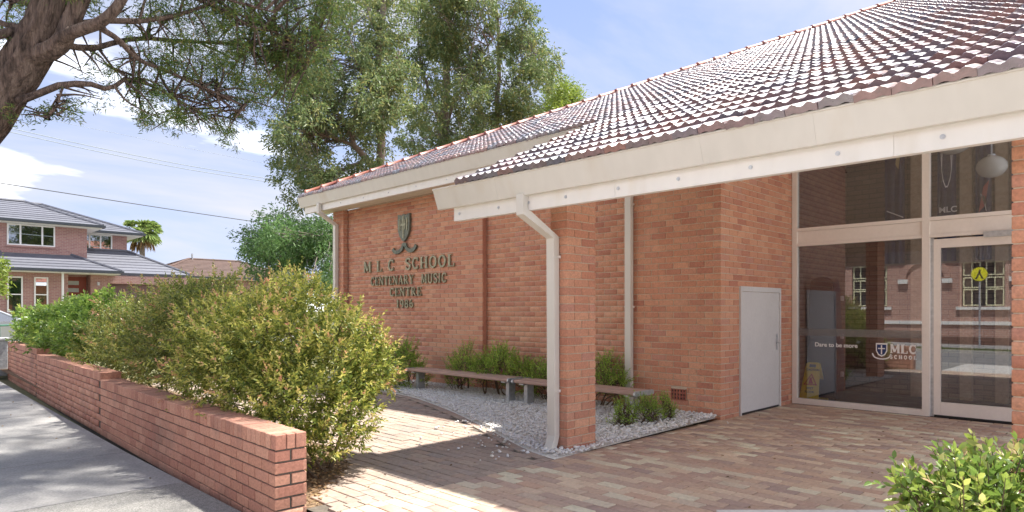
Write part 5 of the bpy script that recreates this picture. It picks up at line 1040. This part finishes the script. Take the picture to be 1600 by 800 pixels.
# ---------------------------------------------------------------- brick school building opposite, crossing sign (seen in the glass)
M['obrick'] = brick_mat('dark_school_brick', (.42, .225, .17), (.34, .17, .135), (.58, .52, .46))
M['oplinth'] = mat('plinth_brick', [(.14, .075, .06), (.17, .09, .07)], .85, mott=.2)
M['cream'] = mat('cream_sash', [(.66, .64, .42), (.70, .68, .46)], .5)
M['ostone'] = mat('white_stone_band', [(.70, .69, .66), (.74, .73, .70)], .7, mott=.08)
ob = thing('school_building', 'dark brick school with white stone bands across the road behind the viewer', 'building', (-6, -15, 0)); YO = -14.8
wins = [(-6.75, -5.15), (-11.4, -9.8), (-2.2, -.6), (-16, -14.4)]
w_ = MB(); e = -32.
for a, b in sorted(wins): w_.box(e, a, YO - .4, YO, -.1, 5.6); w_.box(a, b, YO - .4, YO, -.1, 1.62); w_.box(a, b, YO - .4, YO, 3.68, 5.6); e = b
w_.box(e, 14, YO - .4, YO, -.1, 5.6); w_.build('wall', M['obrick'], ob)
MB().box(-32, 14, YO + .002, YO + .06, -.1, .25).build('plinth', M['oplinth'], ob); MB().box(-32, 14, YO + .002, YO + .08, .80, .96).build('stone_band', M['ostone'], ob); MB().box(-32, 14, YO + .002, YO + .09, 3.70, 3.88).build('stone_band', M['ostone'], ob)
MB().box(-32, 14, YO + .003, YO + .35, 5.45, 5.62).build('eave', M['ostone'], ob)
obj('roof', [(-32.5, YO + .5, 5.63), (14.5, YO + .5, 5.63), (14.5, YO - 6, 9.5), (-32.5, YO - 6, 9.5)], [(0, 1, 2, 3)], M['broof'], ob)
for a, b in wins:
    wn = MB().box(a, b, YO - .16, YO - .12, 1.62, 3.68).build('window', M['dark'], ob); f = MB(); mid = (a + b) / 2
    for p, q in ((a, mid - .05), (mid + .05, b)):
        for zz in ((1.66, 2.42), (2.46, 2.95), (3.02, 3.64)):
            f.box(p + .04, q - .04, YO - .119, YO - .07, zz[0], zz[0] + .05); f.box(p + .04, q - .04, YO - .119, YO - .07, zz[1] - .05, zz[1]); f.box(p + .04, p + .09, YO - .119, YO - .068, zz[0] + .05, zz[1] - .05); f.box(q - .09, q - .04, YO - .119, YO - .068, zz[0] + .05, zz[1] - .05); f.box((p + q) / 2 - .02, (p + q) / 2 + .02, YO - .119, YO - .066, zz[0] + .05, zz[1] - .05)
    f.build('frame', M['cream'], wn); MB().box(a - .2, b + .2, YO + .002, YO + .14, 1.48, 1.61).build('sill', M['ostone'], wn)
for xa in (-8.2, -3.9):     # blind arches with white imposts
    A, B = ribbon(arc(xa, 2.95, .9, .9, 0, 180, 18), .26); n = len(A); V = [(p[0], YO + .10, p[1]) for p in A] + [(p[0], YO + .10, p[1]) for p in B]; V += [(x, YO + .002, z) for x, y, z in V]
    F = []
    for i in range(n - 1): F += [(i, i + 1, n + i + 1, n + i), (2 * n + i, 2 * n + i + 1, i + 1, i), (n + i, n + i + 1, 3 * n + i + 1, 3 * n + i)]
    obj('arch', V, F, M['obrick'], ob)
    for s in (-1, 1): MB().box(xa + s * .9 - .2, xa + s * .9 + .2, YO + .002, YO + .16, 2.72, 2.93).build('impost', M['ostone'], ob)
cs = thing('crossing_sign', 'round yellow pedestrian crossing sign on a grey pole across the road', 'road sign', (-5.6, -12, -.09))
M['fluo'] = mat('fluorescent_yellow', [(.80, .75, .02), (.82, .77, .03)], .5, mott=0)
MB().tube([(-5.6, -12, -.1), (-5.6, -12, 3.25)], .035, 10).build('pole', M['metal'], cs)
def disc(r, y0, y1, m, name): MB().prism([(-5.6 + r * math.cos(a), 2.95 + r * math.sin(a)) for a in np.arange(28) * math.pi / 14], 'y', y0, y1).build(name, m, cs)
disc(.30, -11.955, -11.945, M['dark'], 'rim'); disc(.285, -11.9445, -11.94, M['fluo'], 'face')
for pts, w in (([(.0, .08), (-.11, -.19)], .055), ([(.0, .08), (.10, -.19)], .055), ([(-.02, .17), (.0, .06)], .06), ([(-.16, -.185), (-.09, -.185)], .03), ([(.08, -.185), (.15, -.185)], .03)):
    A, B = ribbon(pts, w); k = -11.938 + .0006 * (w * 100 % 5) + .0004 * (pts[0][0] > 0) + .0003 * (pts[1][0] > 0)
    MB().prism([(-5.6 - p[0], 2.95 + p[1]) for p in (A[0], A[1], B[1], B[0])], 'y', -11.9398, k).build('symbol', M['dark'], cs)
